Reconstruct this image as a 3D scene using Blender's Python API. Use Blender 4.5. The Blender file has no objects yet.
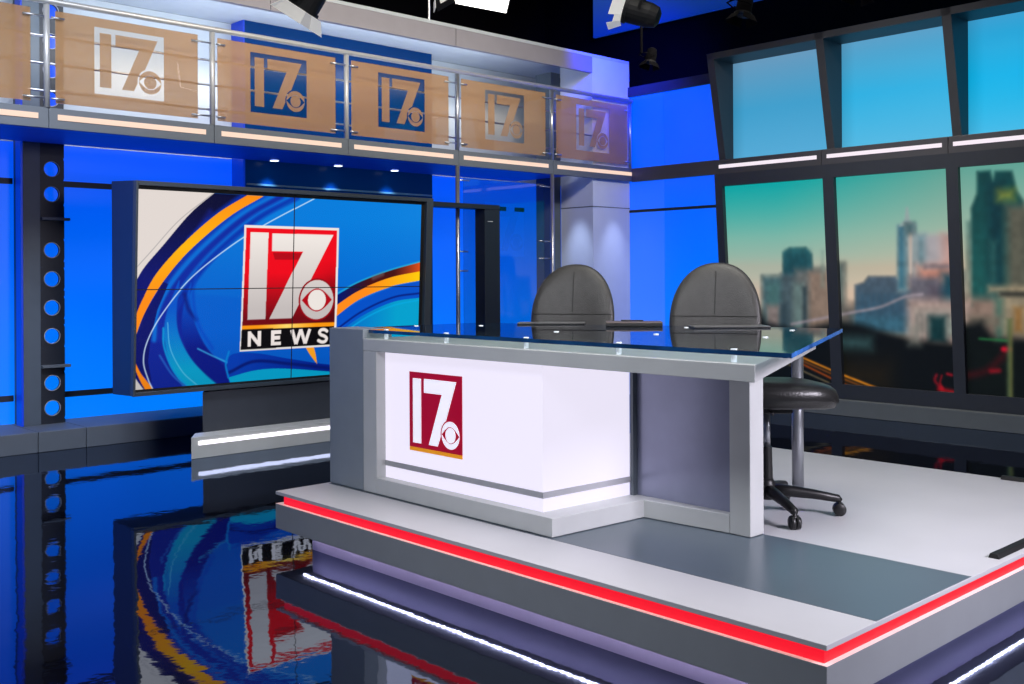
import bpy, bmesh, math, random
import numpy as np
from mathutils import Vector, Matrix
random.seed(7)
S = bpy.context.scene
COL = S.collection
PI = math.pi

# ------------------------------------------------------------------ colour
def lin1(c):
    c = c / 255.0
    return c / 12.92 if c <= 0.04045 else ((c + 0.055) / 1.055) ** 2.4
def lin(c): return (lin1(c[0]), lin1(c[1]), lin1(c[2]), 1.0)

def mat(name, col, rough=0.5, metal=0.0, spec=0.5, emit=None, es=1.0, var=0.05, scale=6.0, coat=0.0, bump=0.0, bscale=60.0):
    m = bpy.data.materials.new(name); m.use_nodes = True
    nt = m.node_tree; b = nt.nodes['Principled BSDF']
    c = lin(col)
    if var > 0:
        tc = nt.nodes.new('ShaderNodeTexCoord'); no = nt.nodes.new('ShaderNodeTexNoise')
        no.inputs['Scale'].default_value = scale; no.inputs['Detail'].default_value = 3
        rp = nt.nodes.new('ShaderNodeValToRGB')
        rp.color_ramp.elements[0].position = 0.3; rp.color_ramp.elements[1].position = 0.7
        rp.color_ramp.elements[0].color = tuple(x * (1 - var) for x in c[:3]) + (1,)
        rp.color_ramp.elements[1].color = tuple(min(1, x * (1 + var)) for x in c[:3]) + (1,)
        nt.links.new(tc.outputs['Object'], no.inputs['Vector']); nt.links.new(no.outputs['Fac'], rp.inputs['Fac'])
        nt.links.new(rp.outputs['Color'], b.inputs['Base Color'])
    else:
        b.inputs['Base Color'].default_value = c
    b.inputs['Roughness'].default_value = rough; b.inputs['Metallic'].default_value = metal
    b.inputs['Specular IOR Level'].default_value = spec; b.inputs['Coat Weight'].default_value = coat
    if emit is not None:
        b.inputs['Emission Color'].default_value = lin(emit); b.inputs['Emission Strength'].default_value = es
    if bump > 0:
        tc2 = nt.nodes.new('ShaderNodeTexCoord'); n2 = nt.nodes.new('ShaderNodeTexNoise'); bp = nt.nodes.new('ShaderNodeBump')
        n2.inputs['Scale'].default_value = bscale; bp.inputs['Strength'].default_value = bump; bp.inputs['Distance'].default_value = 0.01
        nt.links.new(tc2.outputs['Object'], n2.inputs['Vector']); nt.links.new(n2.outputs['Fac'], bp.inputs['Height'])
        nt.links.new(bp.outputs['Normal'], b.inputs['Normal'])
    return m

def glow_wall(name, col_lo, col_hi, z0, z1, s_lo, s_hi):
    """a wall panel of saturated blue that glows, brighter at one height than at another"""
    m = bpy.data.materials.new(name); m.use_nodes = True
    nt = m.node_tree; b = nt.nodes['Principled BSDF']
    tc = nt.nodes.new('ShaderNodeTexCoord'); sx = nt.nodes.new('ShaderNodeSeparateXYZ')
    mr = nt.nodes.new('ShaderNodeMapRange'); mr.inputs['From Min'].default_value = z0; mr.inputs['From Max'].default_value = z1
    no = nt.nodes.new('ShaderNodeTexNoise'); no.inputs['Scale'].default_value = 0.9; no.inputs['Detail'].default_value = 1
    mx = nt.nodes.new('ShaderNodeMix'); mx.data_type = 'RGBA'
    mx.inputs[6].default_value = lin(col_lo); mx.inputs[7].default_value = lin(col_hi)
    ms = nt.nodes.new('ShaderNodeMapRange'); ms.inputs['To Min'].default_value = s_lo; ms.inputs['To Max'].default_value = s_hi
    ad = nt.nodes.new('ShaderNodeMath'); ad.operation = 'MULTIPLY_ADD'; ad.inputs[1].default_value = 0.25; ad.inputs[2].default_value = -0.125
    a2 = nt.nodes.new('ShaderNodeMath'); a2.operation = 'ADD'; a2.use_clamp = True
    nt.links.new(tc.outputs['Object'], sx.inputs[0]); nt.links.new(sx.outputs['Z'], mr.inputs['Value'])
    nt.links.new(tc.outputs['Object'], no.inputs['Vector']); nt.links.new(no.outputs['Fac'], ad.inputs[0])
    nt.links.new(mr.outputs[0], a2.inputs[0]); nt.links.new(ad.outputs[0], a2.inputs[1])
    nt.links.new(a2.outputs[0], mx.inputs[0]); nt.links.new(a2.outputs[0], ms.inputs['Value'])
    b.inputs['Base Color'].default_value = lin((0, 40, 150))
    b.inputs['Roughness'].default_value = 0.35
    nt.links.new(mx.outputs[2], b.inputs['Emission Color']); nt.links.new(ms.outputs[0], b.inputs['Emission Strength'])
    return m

def picture(name, strength=1.0, rough=0.35, spec=0.3):
    m = bpy.data.materials.new(name); m.use_nodes = True
    nt = m.node_tree; b = nt.nodes['Principled BSDF']
    at = nt.nodes.new('ShaderNodeVertexColor'); at.layer_name = 'paint'
    b.inputs['Base Color'].default_value = (0.004, 0.004, 0.005, 1)
    b.inputs['Roughness'].default_value = rough; b.inputs['Specular IOR Level'].default_value = spec
    nt.links.new(at.outputs['Color'], b.inputs['Emission Color']); b.inputs['Emission Strength'].default_value = strength
    return m

def clear_glass(name, tint=(235, 245, 245), refl=1.0, ior=1.5, extra=0.0):
    """architectural sheet glass: straight-through with fresnel reflection"""
    m = bpy.data.materials.new(name); m.use_nodes = True
    nt = m.node_tree; nt.nodes.clear()
    out = nt.nodes.new('ShaderNodeOutputMaterial'); mx = nt.nodes.new('ShaderNodeMixShader')
    tr = nt.nodes.new('ShaderNodeBsdfTransparent'); tr.inputs['Color'].default_value = lin(tint)
    gl = nt.nodes.new('ShaderNodeBsdfGlossy'); gl.inputs['Roughness'].default_value = 0.015
    lw = nt.nodes.new('ShaderNodeLayerWeight'); lw.inputs['Blend'].default_value = 0.5
    fr = nt.nodes.new('ShaderNodeMath'); fr.operation = 'POWER'; fr.inputs[1].default_value = 5.0
    nt.links.new(lw.outputs['Facing'], fr.inputs[0])
    ma = nt.nodes.new('ShaderNodeMath'); ma.operation = 'MULTIPLY_ADD'; ma.use_clamp = True
    f0 = ((ior - 1) / (ior + 1)) ** 2; ma.inputs[1].default_value = refl * (1 - f0); ma.inputs[2].default_value = f0 + extra
    nt.links.new(fr.outputs[0], ma.inputs[0]); nt.links.new(ma.outputs[0], mx.inputs[0])
    nt.links.new(tr.outputs[0], mx.inputs[1]); nt.links.new(gl.outputs[0], mx.inputs[2])
    nt.links.new(mx.outputs[0], out.inputs[0])
    return m

def film_mat(name, col, trans, clear):
    m = bpy.data.materials.new(name); m.use_nodes = True
    nt = m.node_tree; nt.nodes.clear()
    out = nt.nodes.new('ShaderNodeOutputMaterial')
    df = nt.nodes.new('ShaderNodeBsdfDiffuse'); df.inputs['Color'].default_value = lin(col)
    tl = nt.nodes.new('ShaderNodeBsdfTranslucent'); tl.inputs['Color'].default_value = lin(col)
    tr = nt.nodes.new('ShaderNodeBsdfTransparent')
    a = nt.nodes.new('ShaderNodeMixShader'); a.inputs[0].default_value = trans
    b = nt.nodes.new('ShaderNodeMixShader'); b.inputs[0].default_value = clear
    nt.links.new(df.outputs[0], a.inputs[1]); nt.links.new(tl.outputs[0], a.inputs[2])
    nt.links.new(a.outputs[0], b.inputs[1]); nt.links.new(tr.outputs[0], b.inputs[2]); nt.links.new(b.outputs[0], out.inputs[0])
    return m

M = {}
M['floor'] = None
M['deck'] = mat('light_grey_deck', (186, 186, 190), 0.42, var=0.03, scale=2.5)
M['inlay'] = mat('slate_inlay', (84, 96, 106), 0.3, var=0.05, scale=1.5)
M['ledge'] = mat('ledge_glow', (250, 232, 226), 0.5, emit=(230, 190, 180), es=0.25, var=0.0)  # light falling on the ledge, put in as pale colour and glow
M['riser'] = mat('grey_riser', (134, 138, 142), 0.45, var=0.03)
M['silver'] = mat('silver_laminate', (214, 214, 208), 0.38, var=0.03)
M['desk_grey'] = mat('light_grey_laminate', (188, 190, 190), 0.42, var=0.03)
M['desk_side'] = mat('mid_grey_laminate', (132, 140, 146), 0.4, var=0.04)
M['kick'] = mat('satin_steel_panel', (140, 144, 168), 0.28, metal=0.35, var=0.05)
M['band'] = mat('grey_band', (168, 168, 174), 0.4, var=0.02)
M['white_panel'] = mat('backlit_white', (110, 108, 120), 0.5, emit=(240, 234, 252), es=0.92, var=0.02, scale=1.5)
M['red'] = mat('logo_red', (168, 0, 36), 0.4, emit=(168, 0, 36), es=0.35, var=0.03)
M['gold'] = mat('logo_gold', (232, 150, 20), 0.4, emit=(232, 150, 20), es=0.35, var=0.03)
M['white'] = mat('logo_white', (240, 236, 245), 0.4, emit=(240, 236, 250), es=0.55, var=0.01)
M['red_led'] = mat('red_led', (60, 0, 0), 0.5, emit=(250, 24, 46), es=1.0, var=0.0)
M['white_led'] = mat('white_led', (240, 240, 240), 0.5, emit=(240, 232, 245), es=2.2, var=0.0)
M['under_led'] = mat('under_led', (240, 240, 240), 0.5, emit=(232, 222, 252), es=16.0, var=0.0)
M['warm_led'] = mat('warm_led', (60, 50, 46), 0.5, emit=(255, 220, 198), es=0.97, var=0.0)
M['cool_led'] = mat('cool_led', (60, 56, 60), 0.5, emit=(246, 234, 244), es=1.0, var=0.0)
M['fascia'] = mat('charcoal_fascia', (88, 96, 104), 0.5, var=0.03)
M['fascia_dark'] = mat('dark_fascia', (62, 64, 74), 0.5, var=0.03)
M['slate'] = mat('slate_paint', (74, 86, 98), 0.45, var=0.05)
M['housing'] = mat('display_housing', (30, 46, 78), 0.4, var=0.05)
M['screen_frame'] = mat('display_frame', (62, 70, 78), 0.4, var=0.04)
M['dark'] = mat('dark_paint', (26, 32, 42), 0.45, var=0.06)
M['black'] = mat('black_matte', (12, 12, 14), 0.6, var=0.05)
M['drape'] = mat('black_drape', (6, 6, 10), 0.9, spec=0.1, var=0.2, scale=3)
M['ceil'] = mat('black_ceiling', (6, 6, 9), 0.9, spec=0.1, var=0.1)
M['chrome'] = mat('brushed_metal', (178, 182, 188), 0.32, metal=0.85, var=0.03)
M['rail'] = mat('satin_rail', (176, 180, 182), 0.4, metal=0.35, var=0.03)
M['frame'] = mat('window_frame', (46, 52, 64), 0.5, var=0.05)
M['frame_fin'] = mat('window_fin', (56, 60, 68), 0.5, var=0.05)
M['leather'] = mat('black_leather', (58, 57, 55), 0.42, var=0.12, scale=20, bump=0.25, bscale=140)
M['seat_leather'] = mat('glossy_black_leather', (34, 34, 34), 0.33, var=0.12, scale=20, bump=0.2, bscale=90)
M['seam'] = mat('leather_seam', (34, 33, 32), 0.6, var=0.05)
M['laptop'] = mat('laptop_lid', (92, 92, 92), 0.4, var=0.05)
M['nylon'] = mat('black_nylon', (22, 22, 24), 0.42, var=0.05)
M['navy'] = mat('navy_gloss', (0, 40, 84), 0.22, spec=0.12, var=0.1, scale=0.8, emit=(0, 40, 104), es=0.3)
M['col'] = mat('column_paint', (196, 206, 226), 0.55, var=0.02)
M['uwall'] = mat('upper_wall_paint', (176, 186, 192), 0.6, var=0.03)
M['soffit'] = mat('soffit_paint', (136, 135, 142), 0.6, var=0.03)
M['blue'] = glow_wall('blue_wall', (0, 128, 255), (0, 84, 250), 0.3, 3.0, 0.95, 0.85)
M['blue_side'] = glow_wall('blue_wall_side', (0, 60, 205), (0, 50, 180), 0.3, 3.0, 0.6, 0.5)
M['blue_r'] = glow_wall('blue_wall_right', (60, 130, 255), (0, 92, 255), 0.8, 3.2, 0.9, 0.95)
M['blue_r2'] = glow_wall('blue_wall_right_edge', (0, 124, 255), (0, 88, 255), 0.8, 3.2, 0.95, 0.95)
M['blue_lit_drop'] = glow_wall('blue_lit_drop', (0, 48, 140), (44, 84, 160), 5.2, 6.0, 0.7, 0.7)
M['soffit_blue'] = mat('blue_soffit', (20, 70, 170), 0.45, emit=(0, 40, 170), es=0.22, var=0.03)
M['glass'] = clear_glass('sheet_glass', (232, 242, 240), 1.0, 1.5)
M['desk_glass'] = clear_glass('desk_glass', (226, 236, 236), 1.0, 1.6, 0.08)
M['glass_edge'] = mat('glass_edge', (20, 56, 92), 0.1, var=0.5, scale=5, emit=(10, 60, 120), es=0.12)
M['glass_edge_lit'] = mat('glass_edge_lit', (60, 110, 180), 0.1, var=0.6, scale=7, emit=(40, 100, 190), es=0.3)
M['film'] = film_mat('bronze_film', (212, 188, 152), 0.55, 0.38)
M['rail_glass'] = clear_glass('bronze_tinted_glass', (251, 244, 236), 1.0, 1.5)
M['film_blue'] = film_mat('blue_frost', (110, 160, 255), 0.95, 0.95)
M['acrylic'] = mat('clear_acrylic_cap', (225, 232, 236), 0.15, var=0.02, emit=(220, 230, 240), es=0.25)
M['picture'] = picture('backlit_picture', 1.0)
M['screen'] = picture('display_picture', 1.0, 0.25, 0.35)
M['lamp_lit'] = mat('barn_door_lit_white', (230, 228, 222), 0.5, emit=(240, 238, 232), es=0.32, var=0.03)  # white doors and lens; lamplight on the doors is put in as glow
M['lamp_panel'] = mat('soft_light_face', (255, 255, 255), 0.5, emit=(255, 252, 248), es=4.0, var=0.0)
M['lamp_grey'] = mat('lamp_housing', (120, 122, 118), 0.5, var=0.06, emit=(90, 92, 90), es=0.25)
M['yellow'] = mat('yellow_tape', (214, 176, 20), 0.5, var=0.05, emit=(200, 160, 10), es=0.3)
M['hole_rim'] = mat('porthole_rim', (150, 152, 160), 0.4, var=0.03)
M['down_led'] = mat('downlight_face', (255, 255, 255), 0.5, emit=(225, 240, 255), es=6.0, var=0.0)

# beaded look of the tape light under the platform
nt = M['under_led'].node_tree; wv = nt.nodes.new('ShaderNodeTexWave'); wv.bands_direction = 'DIAGONAL'; wv.inputs['Scale'].default_value = 15
tcw = nt.nodes.new('ShaderNodeTexCoord'); mrw = nt.nodes.new('ShaderNodeMapRange'); mrw.inputs['To Min'].default_value = 5; mrw.inputs['To Max'].default_value = 26
nt.links.new(tcw.outputs['Object'], wv.inputs['Vector']); nt.links.new(wv.outputs['Fac'], mrw.inputs['Value']); nt.links.new(mrw.outputs[0], nt.nodes['Principled BSDF'].inputs['Emission Strength'])
# glossy black studio floor with a very slight ripple
m = bpy.data.materials.new('black_gloss_floor'); m.use_nodes = True
nt = m.node_tree; nt.nodes.clear()
out = nt.nodes.new('ShaderNodeOutputMaterial'); mx = nt.nodes.new('ShaderNodeMixShader')
df = nt.nodes.new('ShaderNodeBsdfDiffuse'); df.inputs['Color'].default_value = (0.004, 0.004, 0.006, 1)
gl = nt.nodes.new('ShaderNodeBsdfGlossy'); gl.inputs['Roughness'].default_value = 0.03
gl.inputs['Color'].default_value = (0.66, 0.78, 1.0, 1)
fr = nt.nodes.new('ShaderNodeFresnel'); fr.inputs['IOR'].default_value = 2.3
tc = nt.nodes.new('ShaderNodeTexCoord'); no = nt.nodes.new('ShaderNodeTexNoise'); bp = nt.nodes.new('ShaderNodeBump')
no.inputs['Scale'].default_value = 5.0; no.inputs['Detail'].default_value = 3
bp.inputs['Strength'].default_value = 0.10; bp.inputs['Distance'].default_value = 0.01
nt.links.new(tc.outputs['Object'], no.inputs['Vector']); nt.links.new(no.outputs['Fac'], bp.inputs['Height'])
nt.links.new(bp.outputs['Normal'], gl.inputs['Normal'])
nt.links.new(fr.outputs[0], mx.inputs[0]); nt.links.new(df.outputs[0], mx.inputs[1]); nt.links.new(gl.outputs[0], mx.inputs[2])
nt.links.new(mx.outputs[0], out.inputs[0])
M['floor'] = m

# ------------------------------------------------------------------ mesh builder
class MB:
    def __init__(s): s.v = []; s.f = []
    def add(s, vs, fs):
        o = len(s.v); s.v += [tuple(map(float, p)) for p in vs]; s.f += [tuple(i + o for i in f) for f in fs]; return s
    def box(s, x0, x1, y0, y1, z0, z1):
        return s.hexa([(x0, y0, z0), (x1, y0, z0), (x1, y1, z0), (x0, y1, z0), (x0, y0, z1), (x1, y0, z1), (x1, y1, z1), (x0, y1, z1)])
    def hexa(s, p):
        return s.add(p, [(0, 3, 2, 1), (4, 5, 6, 7), (0, 1, 5, 4), (1, 2, 6, 5), (2, 3, 7, 6), (3, 0, 4, 7)])
    def prism(s, poly, a, b, axis=2):
        """extrude a 2D polygon (counter-clockwise) along an axis from a to b"""
        def P(p, h):
            if axis == 2: return (p[0], p[1], h)
            if axis == 1: return (p[0], h, p[1])
            return (h, p[0], p[1])
        n = len(poly)
        vs = [P(p, a) for p in poly] + [P(p, b) for p in poly]
        fs = [tuple(range(n - 1, -1, -1)), tuple(range(n, 2 * n))] + [(i, (i + 1) % n, (i + 1) % n + n, i + n) for i in range(n)]
        return s.add(vs, fs)
    def tube(s, path, r, n=12, caps=True):
        path = [Vector(p) for p in path]; rs = r if isinstance(r, (list, tuple)) else [r] * len(path)
        vs = []; fs = []; prev = None
        for i, p in enumerate(path):
            d = (path[min(i + 1, len(path) - 1)] - path[max(i - 1, 0)]).normalized()
            if prev is None:
                u = d.orthogonal().normalized()
            else:
                u = (prev - d * prev.dot(d)).normalized()
            prev = u; w = d.cross(u)
            for k in range(n):
                a = 2 * PI * k / n
                vs.append(p + (u * math.cos(a) + w * math.sin(a)) * rs[i])
        for i in range(len(path) - 1):
            for k in range(n):
                fs.append((i * n + k, i * n + (k + 1) % n, (i + 1) * n + (k + 1) % n, (i + 1) * n + k))
        if caps:
            fs.append(tuple(range(n - 1, -1, -1))); fs.append(tuple(range((len(path) - 1) * n, len(path) * n)))
        return s.add(vs, fs)
    def cyl(s, p0, p1, r, n=16): return s.tube([p0, p1], r, n)
    def lathe(s, prof, c=(0, 0, 0), n=24):
        vs = []; fs = []
        for (r, z) in prof:
            for k in range(n):
                a = 2 * PI * k / n; vs.append((c[0] + r * math.cos(a), c[1] + r * math.sin(a), c[2] + z))
        for i in range(len(prof) - 1):
            for k in range(n):
                fs.append((i * n + k, i * n + (k + 1) % n, (i + 1) * n + (k + 1) % n, (i + 1) * n + k))
        fs.append(tuple(range(n - 1, -1, -1))); fs.append(tuple(range((len(prof) - 1) * n, len(prof) * n)))
        return s.add(vs, fs)
    def xf(s, Mx):
        s.v = [tuple(Mx @ Vector(p)) for p in s.v]; return s

def wloc(o):
    p = Vector((0, 0, 0))
    while o is not None: p = p + o.location; o = o.parent
    return p

def obj(name, mb, m, parent=None, bevel=0.0, smooth=False, local=False, label=None, subsurf=0):
    me = bpy.data.meshes.new(name)
    off = Vector((0, 0, 0)) if (parent is None or local) else wloc(parent)
    me.from_pydata([tuple(Vector(v) - off) for v in mb.v], [], mb.f); me.update()
    bm = bmesh.new(); bm.from_mesh(me); bmesh.ops.recalc_face_normals(bm, faces=bm.faces); bm.to_mesh(me); bm.free()
    me.materials.append(m)
    o = bpy.data.objects.new(name, me); COL.objects.link(o); o.parent = parent
    if smooth:
        for p in me.polygons: p.use_smooth = True
    if bevel > 0:
        md = o.modifiers.new('bevel', 'BEVEL'); md.width = bevel; md.segments = 2; md.limit_method = 'ANGLE'; md.angle_limit = math.radians(40)
    if subsurf:
        md = o.modifiers.new('sub', 'SUBSURF'); md.levels = subsurf; md.render_levels = subsurf
    if label: o['label'] = label
    return o

def thing(name, label, cat, loc=(0, 0, 0), rz=0.0, group=None):
    o = bpy.data.objects.new(name, None); COL.objects.link(o)
    o.location = loc; o.rotation_euler = (0, 0, rz); o.empty_display_size = 0.2
    o['label'] = label; o['category'] = cat
    if group: o['group'] = group
    return o
def tag(o, label, cat, group=None):
    o['label'] = label; o['category'] = cat
    if group: o['group'] = group
    return o
def struct(name, mb, m, parent=None, bevel=0.0, smooth=False):
    o = obj(name, mb, m, parent, bevel, smooth)
    if parent is None: o['kind'] = 'structure'
    return o
def dup(root, loc, rz, label=None, group=None):
    r = root.copy(); COL.objects.link(r); r.location = loc; r.rotation_euler = (0, 0, rz)
    if label: r['label'] = label
    if group: r['group'] = group
    for ch in list(root.children):
        c = ch.copy(); COL.objects.link(c); c.parent = r
        for g in list(ch.children):
            d = g.copy(); COL.objects.link(d); d.parent = c
    return r

# ------------------------------------------------------------------ logo outlines: plate is 0..1 wide, 0..1 tall (v up)
def arc(cx, cy, rx, ry, a0, a1, n=16):
    return [(cx + rx * math.cos(a0 + (a1 - a0) * i / n), cy + ry * math.sin(a0 + (a1 - a0) * i / n)) for i in range(n + 1)]
def logo_shapes(w, h):
    """returns dict of polygons in metres, origin at the plate's lower left"""
    U = lambda pts: [(p[0] * w, p[1] * h) for p in pts]
    cx, cy = 0.795, 0.265; R = 0.165 * w; C = (cx * w, cy * h); g = 0.022 * w
    one = U([(0.075, 0.105), (0.235, 0.105), (0.235, 0.92), (0.075, 0.92)])
    # seven: the diagonal is bitten by the emblem's circle
    RR = R + g
    def hit(p, q):
        best = None
        for i in range(400):
            t = i / 400; x = p[0] + (q[0] - p[0]) * t; y = p[1] + (q[1] - p[1]) * t
            if math.hypot(x - C[0], y - C[1]) < RR: return (x, y)
        return q
    tr = (0.905 * w, 0.925 * h); slope_to = (0.565 * w, 0.105 * h)
    h1 = hit(tr, (0.60 * w, 0.15 * h)); h2 = hit((0.555 * w, 0.105 * h), (0.64 * w, 0.30 * h))
    a1 = math.atan2(h1[1] - C[1], h1[0] - C[0]); a2 = math.atan2(h2[1] - C[1], h2[0] - C[0])
    if a2 < 0: a2 += 2 * PI
    if a1 < 0: a1 += 2 * PI
    seven = [(0.295 * w, 0.925 * h), (0.295 * w, 0.75 * h), (0.637 * w, 0.75 * h), (0.385 * w, 0.105 * h), (0.555 * w, 0.105 * h)]
    seven += [(C[0] + RR * math.cos(a2 + (a1 - a2) * i / 10), C[1] + RR * math.sin(a2 + (a1 - a2) * i / 10)) for i in range(11)]
    seven += [tr]
    # emblem: white disc with a lens-shaped hole and a round pupil
    k = 0.62 * R; n = 18
    lens_up = [(C[0] - R + 2 * R * i / n, C[1] + k * math.sin(PI * i / n)) for i in range(n + 1)]
    lens_dn = [(x, 2 * C[1] - y) for (x, y) in lens_up]
    cap_up = arc(C[0], C[1], R, R, 0, PI, 20) + lens_up[1:-1]
    cap_dn = arc(C[0], C[1], R, R, PI, 2 * PI, 20) + lens_dn[1:-1][::-1]
    pupil = arc(C[0], C[1], 0.56 * R, 0.56 * R, 0, 2 * PI, 24)[:-1]
    return dict(one=one, seven=seven, cap_up=cap_up, cap_dn=cap_dn, pupil=pupil, C=C, R=R)

# ------------------------------------------------------------------ painter for backlit pictures and the display
def spline(P, n=10):
    P = [np.array(p, float) for p in P]; Q = [2 * P[0] - P[1]] + P + [2 * P[-1] - P[-2]]; out = []
    for i in range(1, len(Q) - 2):
        for k in range(n):
            t = k / n; a, b, c, d = Q[i - 1], Q[i], Q[i + 1], Q[i + 2]
            out.append(0.5 * ((2 * b) + (-a + c) * t + (2 * a - 5 * b + 4 * c - d) * t * t + (-a + 3 * b - 3 * c + d) * t ** 3))
    out.append(P[-1]); return [tuple(p) for p in out]
class Paint:
    def __init__(s, x0, x1, y0, y1, nx, ny, ss=2):
        s.nx, s.ny, s.ss = nx, ny, ss
        s.x = np.linspace(x0, x1, nx * ss); s.y = np.linspace(y0, y1, ny * ss)
        s.X, s.Y = np.meshgrid(s.x, s.y); s.img = np.zeros(s.X.shape + (3,))
    def fill(s, f): s.img[:] = f
    def _bb(s, P, pad=0.0):
        xs = [p[0] for p in P]; ys = [p[1] for p in P]
        dx = abs(s.x[1] - s.x[0]) + getattr(s, 'pad', 0); dy = abs(s.y[1] - s.y[0])
        i0 = np.searchsorted(s.x, min(xs) - pad - dx); i1 = np.searchsorted(s.x, max(xs) + pad + dx)
        j0 = np.searchsorted(s.y, min(ys) - pad - dy); j1 = np.searchsorted(s.y, max(ys) + pad + dy)
        return slice(j0, j1), slice(i0, i1)
    def put(s, sl, a, col):
        a = a[..., None]
        c = np.array(col, float) if not callable(col) else col(s.X[sl], s.Y[sl])
        s.img[sl] = s.img[sl] * (1 - a) + a * c
    def poly(s, P, col, alpha=1.0):
        sl = s._bb(P); X = s.X[sl]; Y = s.Y[sl]
        if X.size == 0: return
        ins = np.zeros(X.shape, bool)
        for i in range(len(P)):
            x1, y1 = P[i]; x2, y2 = P[(i + 1) % len(P)]
            if y1 == y2: continue
            c = ((y1 > Y) != (y2 > Y)) & (X < (x2 - x1) * (Y - y1) / (y2 - y1) + x1); ins ^= c
        s.put(sl, ins * alpha, col)
    def soft(s, P, col, blur, alpha=1.0):
        """convex-ish polygon with a soft edge"""
        sl = s._bb(P, blur); X = s.X[sl]; Y = s.Y[sl]
        if X.size == 0: return
        ins = np.zeros(X.shape, bool); d = np.full(X.shape, 1e9)
        for i in range(len(P)):
            x1, y1 = P[i]; x2, y2 = P[(i + 1) % len(P)]
            if y1 != y2:
                ins ^= ((y1 > Y) != (y2 > Y)) & (X < (x2 - x1) * (Y - y1) / (y2 - y1) + x1)
            L = (x2 - x1) ** 2 + (y2 - y1) ** 2 + 1e-12
            t = np.clip(((X - x1) * (x2 - x1) + (Y - y1) * (y2 - y1)) / L, 0, 1)
            d = np.minimum(d, np.hypot(X - x1 - t * (x2 - x1), Y - y1 - t * (y2 - y1)))
        sd = np.where(ins, d, -d); a = np.clip(0.5 + sd / (2 * blur), 0, 1); a = a * a * (3 - 2 * a)
        s.put(sl, a * alpha, col)
    def stroke(s, P, w, col, alpha=1.0, blur=0.004):
        sl = s._bb(P, w + blur); X = s.X[sl]; Y = s.Y[sl]
        if X.size == 0: return
        d = np.full(X.shape, 1e9)
        for i in range(len(P) - 1):
            x1, y1 = P[i]; x2, y2 = P[i + 1]; L = (x2 - x1) ** 2 + (y2 - y1) ** 2 + 1e-12
            t = np.clip(((X - x1) * (x2 - x1) + (Y - y1) * (y2 - y1)) / L, 0, 1)
            d = np.minimum(d, np.hypot(X - x1 - t * (x2 - x1), Y - y1 - t * (y2 - y1)))
        a = np.clip((w / 2 - d) / blur + 0.5, 0, 1); s.put(sl, a * alpha, col)
    def result(s):
        r = s.img.reshape(s.ny, s.ss, s.nx, s.ss, 3).mean((1, 3)) / 255.0
        r = np.clip(r, 0, 1)
        return np.where(r <= 0.04045, r / 12.92, ((r + 0.055) / 1.055) ** 2.4)

def picture_mesh(name, colours, fn, m, parent=None, label=None):
    """grid mesh whose vertices carry the painted colours; fn(s, t) gives the 3D point, s,t in 0..1"""
    ny, nx, _ = colours.shape
    s_, t_ = np.meshgrid(np.linspace(0, 1, nx), np.linspace(0, 1, ny))
    P = fn(s_.ravel(), t_.ravel())
    off = Vector((0, 0, 0)) if parent is None else wloc(parent)
    P = P - np.array(off)
    idx = np.arange(nx * ny).reshape(ny, nx)
    F_ = np.stack([idx[:-1, :-1], idx[:-1, 1:], idx[1:, 1:], idx[1:, :-1]], -1).reshape(-1, 4)
    me = bpy.data.meshes.new(name)
    me.vertices.add(nx * ny); me.vertices.foreach_set('co', P.ravel().astype(np.float32))
    me.loops.add(F_.size); me.loops.foreach_set('vertex_index', F_.ravel().astype(np.int32))
    me.polygons.add(len(F_)); me.polygons.foreach_set('loop_start', (np.arange(len(F_)) * 4).astype(np.int32))
    me.update(calc_edges=True)
    at = me.color_attributes.new('paint', 'FLOAT_COLOR', 'POINT')
    rgba = np.ones((nx * ny, 4), np.float32); rgba[:, :3] = colours.reshape(-1, 3)
    at.data.foreach_set('color', rgba.ravel())
    me.materials.append(m)
    o = bpy.data.objects.new(name, me); COL.objects.link(o); o.parent = parent
    if label: o['label'] = label
    return o
def mixc(a, b, t):
    t = np.clip(t, 0, 1)[..., None]; return np.array(a, float) * (1 - t) + np.array(b, float) * t
# ================================================================== CAMERA
F = 1042.0; YAW = math.radians(46.75); ROLL = math.radians(-0.287)
f_ = Vector((math.cos(YAW), math.sin(YAW), 0)); r0 = Vector((math.sin(YAW), -math.cos(YAW), 0)); u0 = Vector((0, 0, 1))
r_ = r0 * math.cos(ROLL) + u0 * math.sin(ROLL); u_ = r_.cross(f_)
cd = bpy.data.cameras.new('camera'); cam = bpy.data.objects.new('camera', cd); COL.objects.link(cam)
cam.matrix_world = Matrix(((r_.x, u_.x, -f_.x, 0), (r_.y, u_.y, -f_.y, 0), (r_.z, u_.z, -f_.z, 1.64), (0, 0, 0, 1)))
cd.sensor_width = 36.0; cd.lens = F / 1024 * 36.0; cd.shift_y = -64.6 / 1024; cd.clip_end = 100
S.camera = cam
S.view_settings.view_transform = 'Standard'

# ================================================================== SETTING
struct('floor', MB().box(-3, 12.4, -3, 12.4, -0.1, 0), M['floor'])
struct('ceiling', MB().box(-3, 12.4, -3, 12.4, 6.6, 6.7), M['ceil'])
struct('wall_back', MB().box(12.25, 12.4, -3, 12.4, 0, 6.6), M['drape'])
struct('wall_far', MB().box(-3, 12.25, 12.2, 12.4, 0, 6.6), M['drape'])
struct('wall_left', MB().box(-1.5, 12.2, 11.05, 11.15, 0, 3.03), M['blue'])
struct('wall_left_upper', MB().box(-1.5, 12.2, 11.05, 11.15, 3.03, 4.6), M['uwall'])
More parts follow.
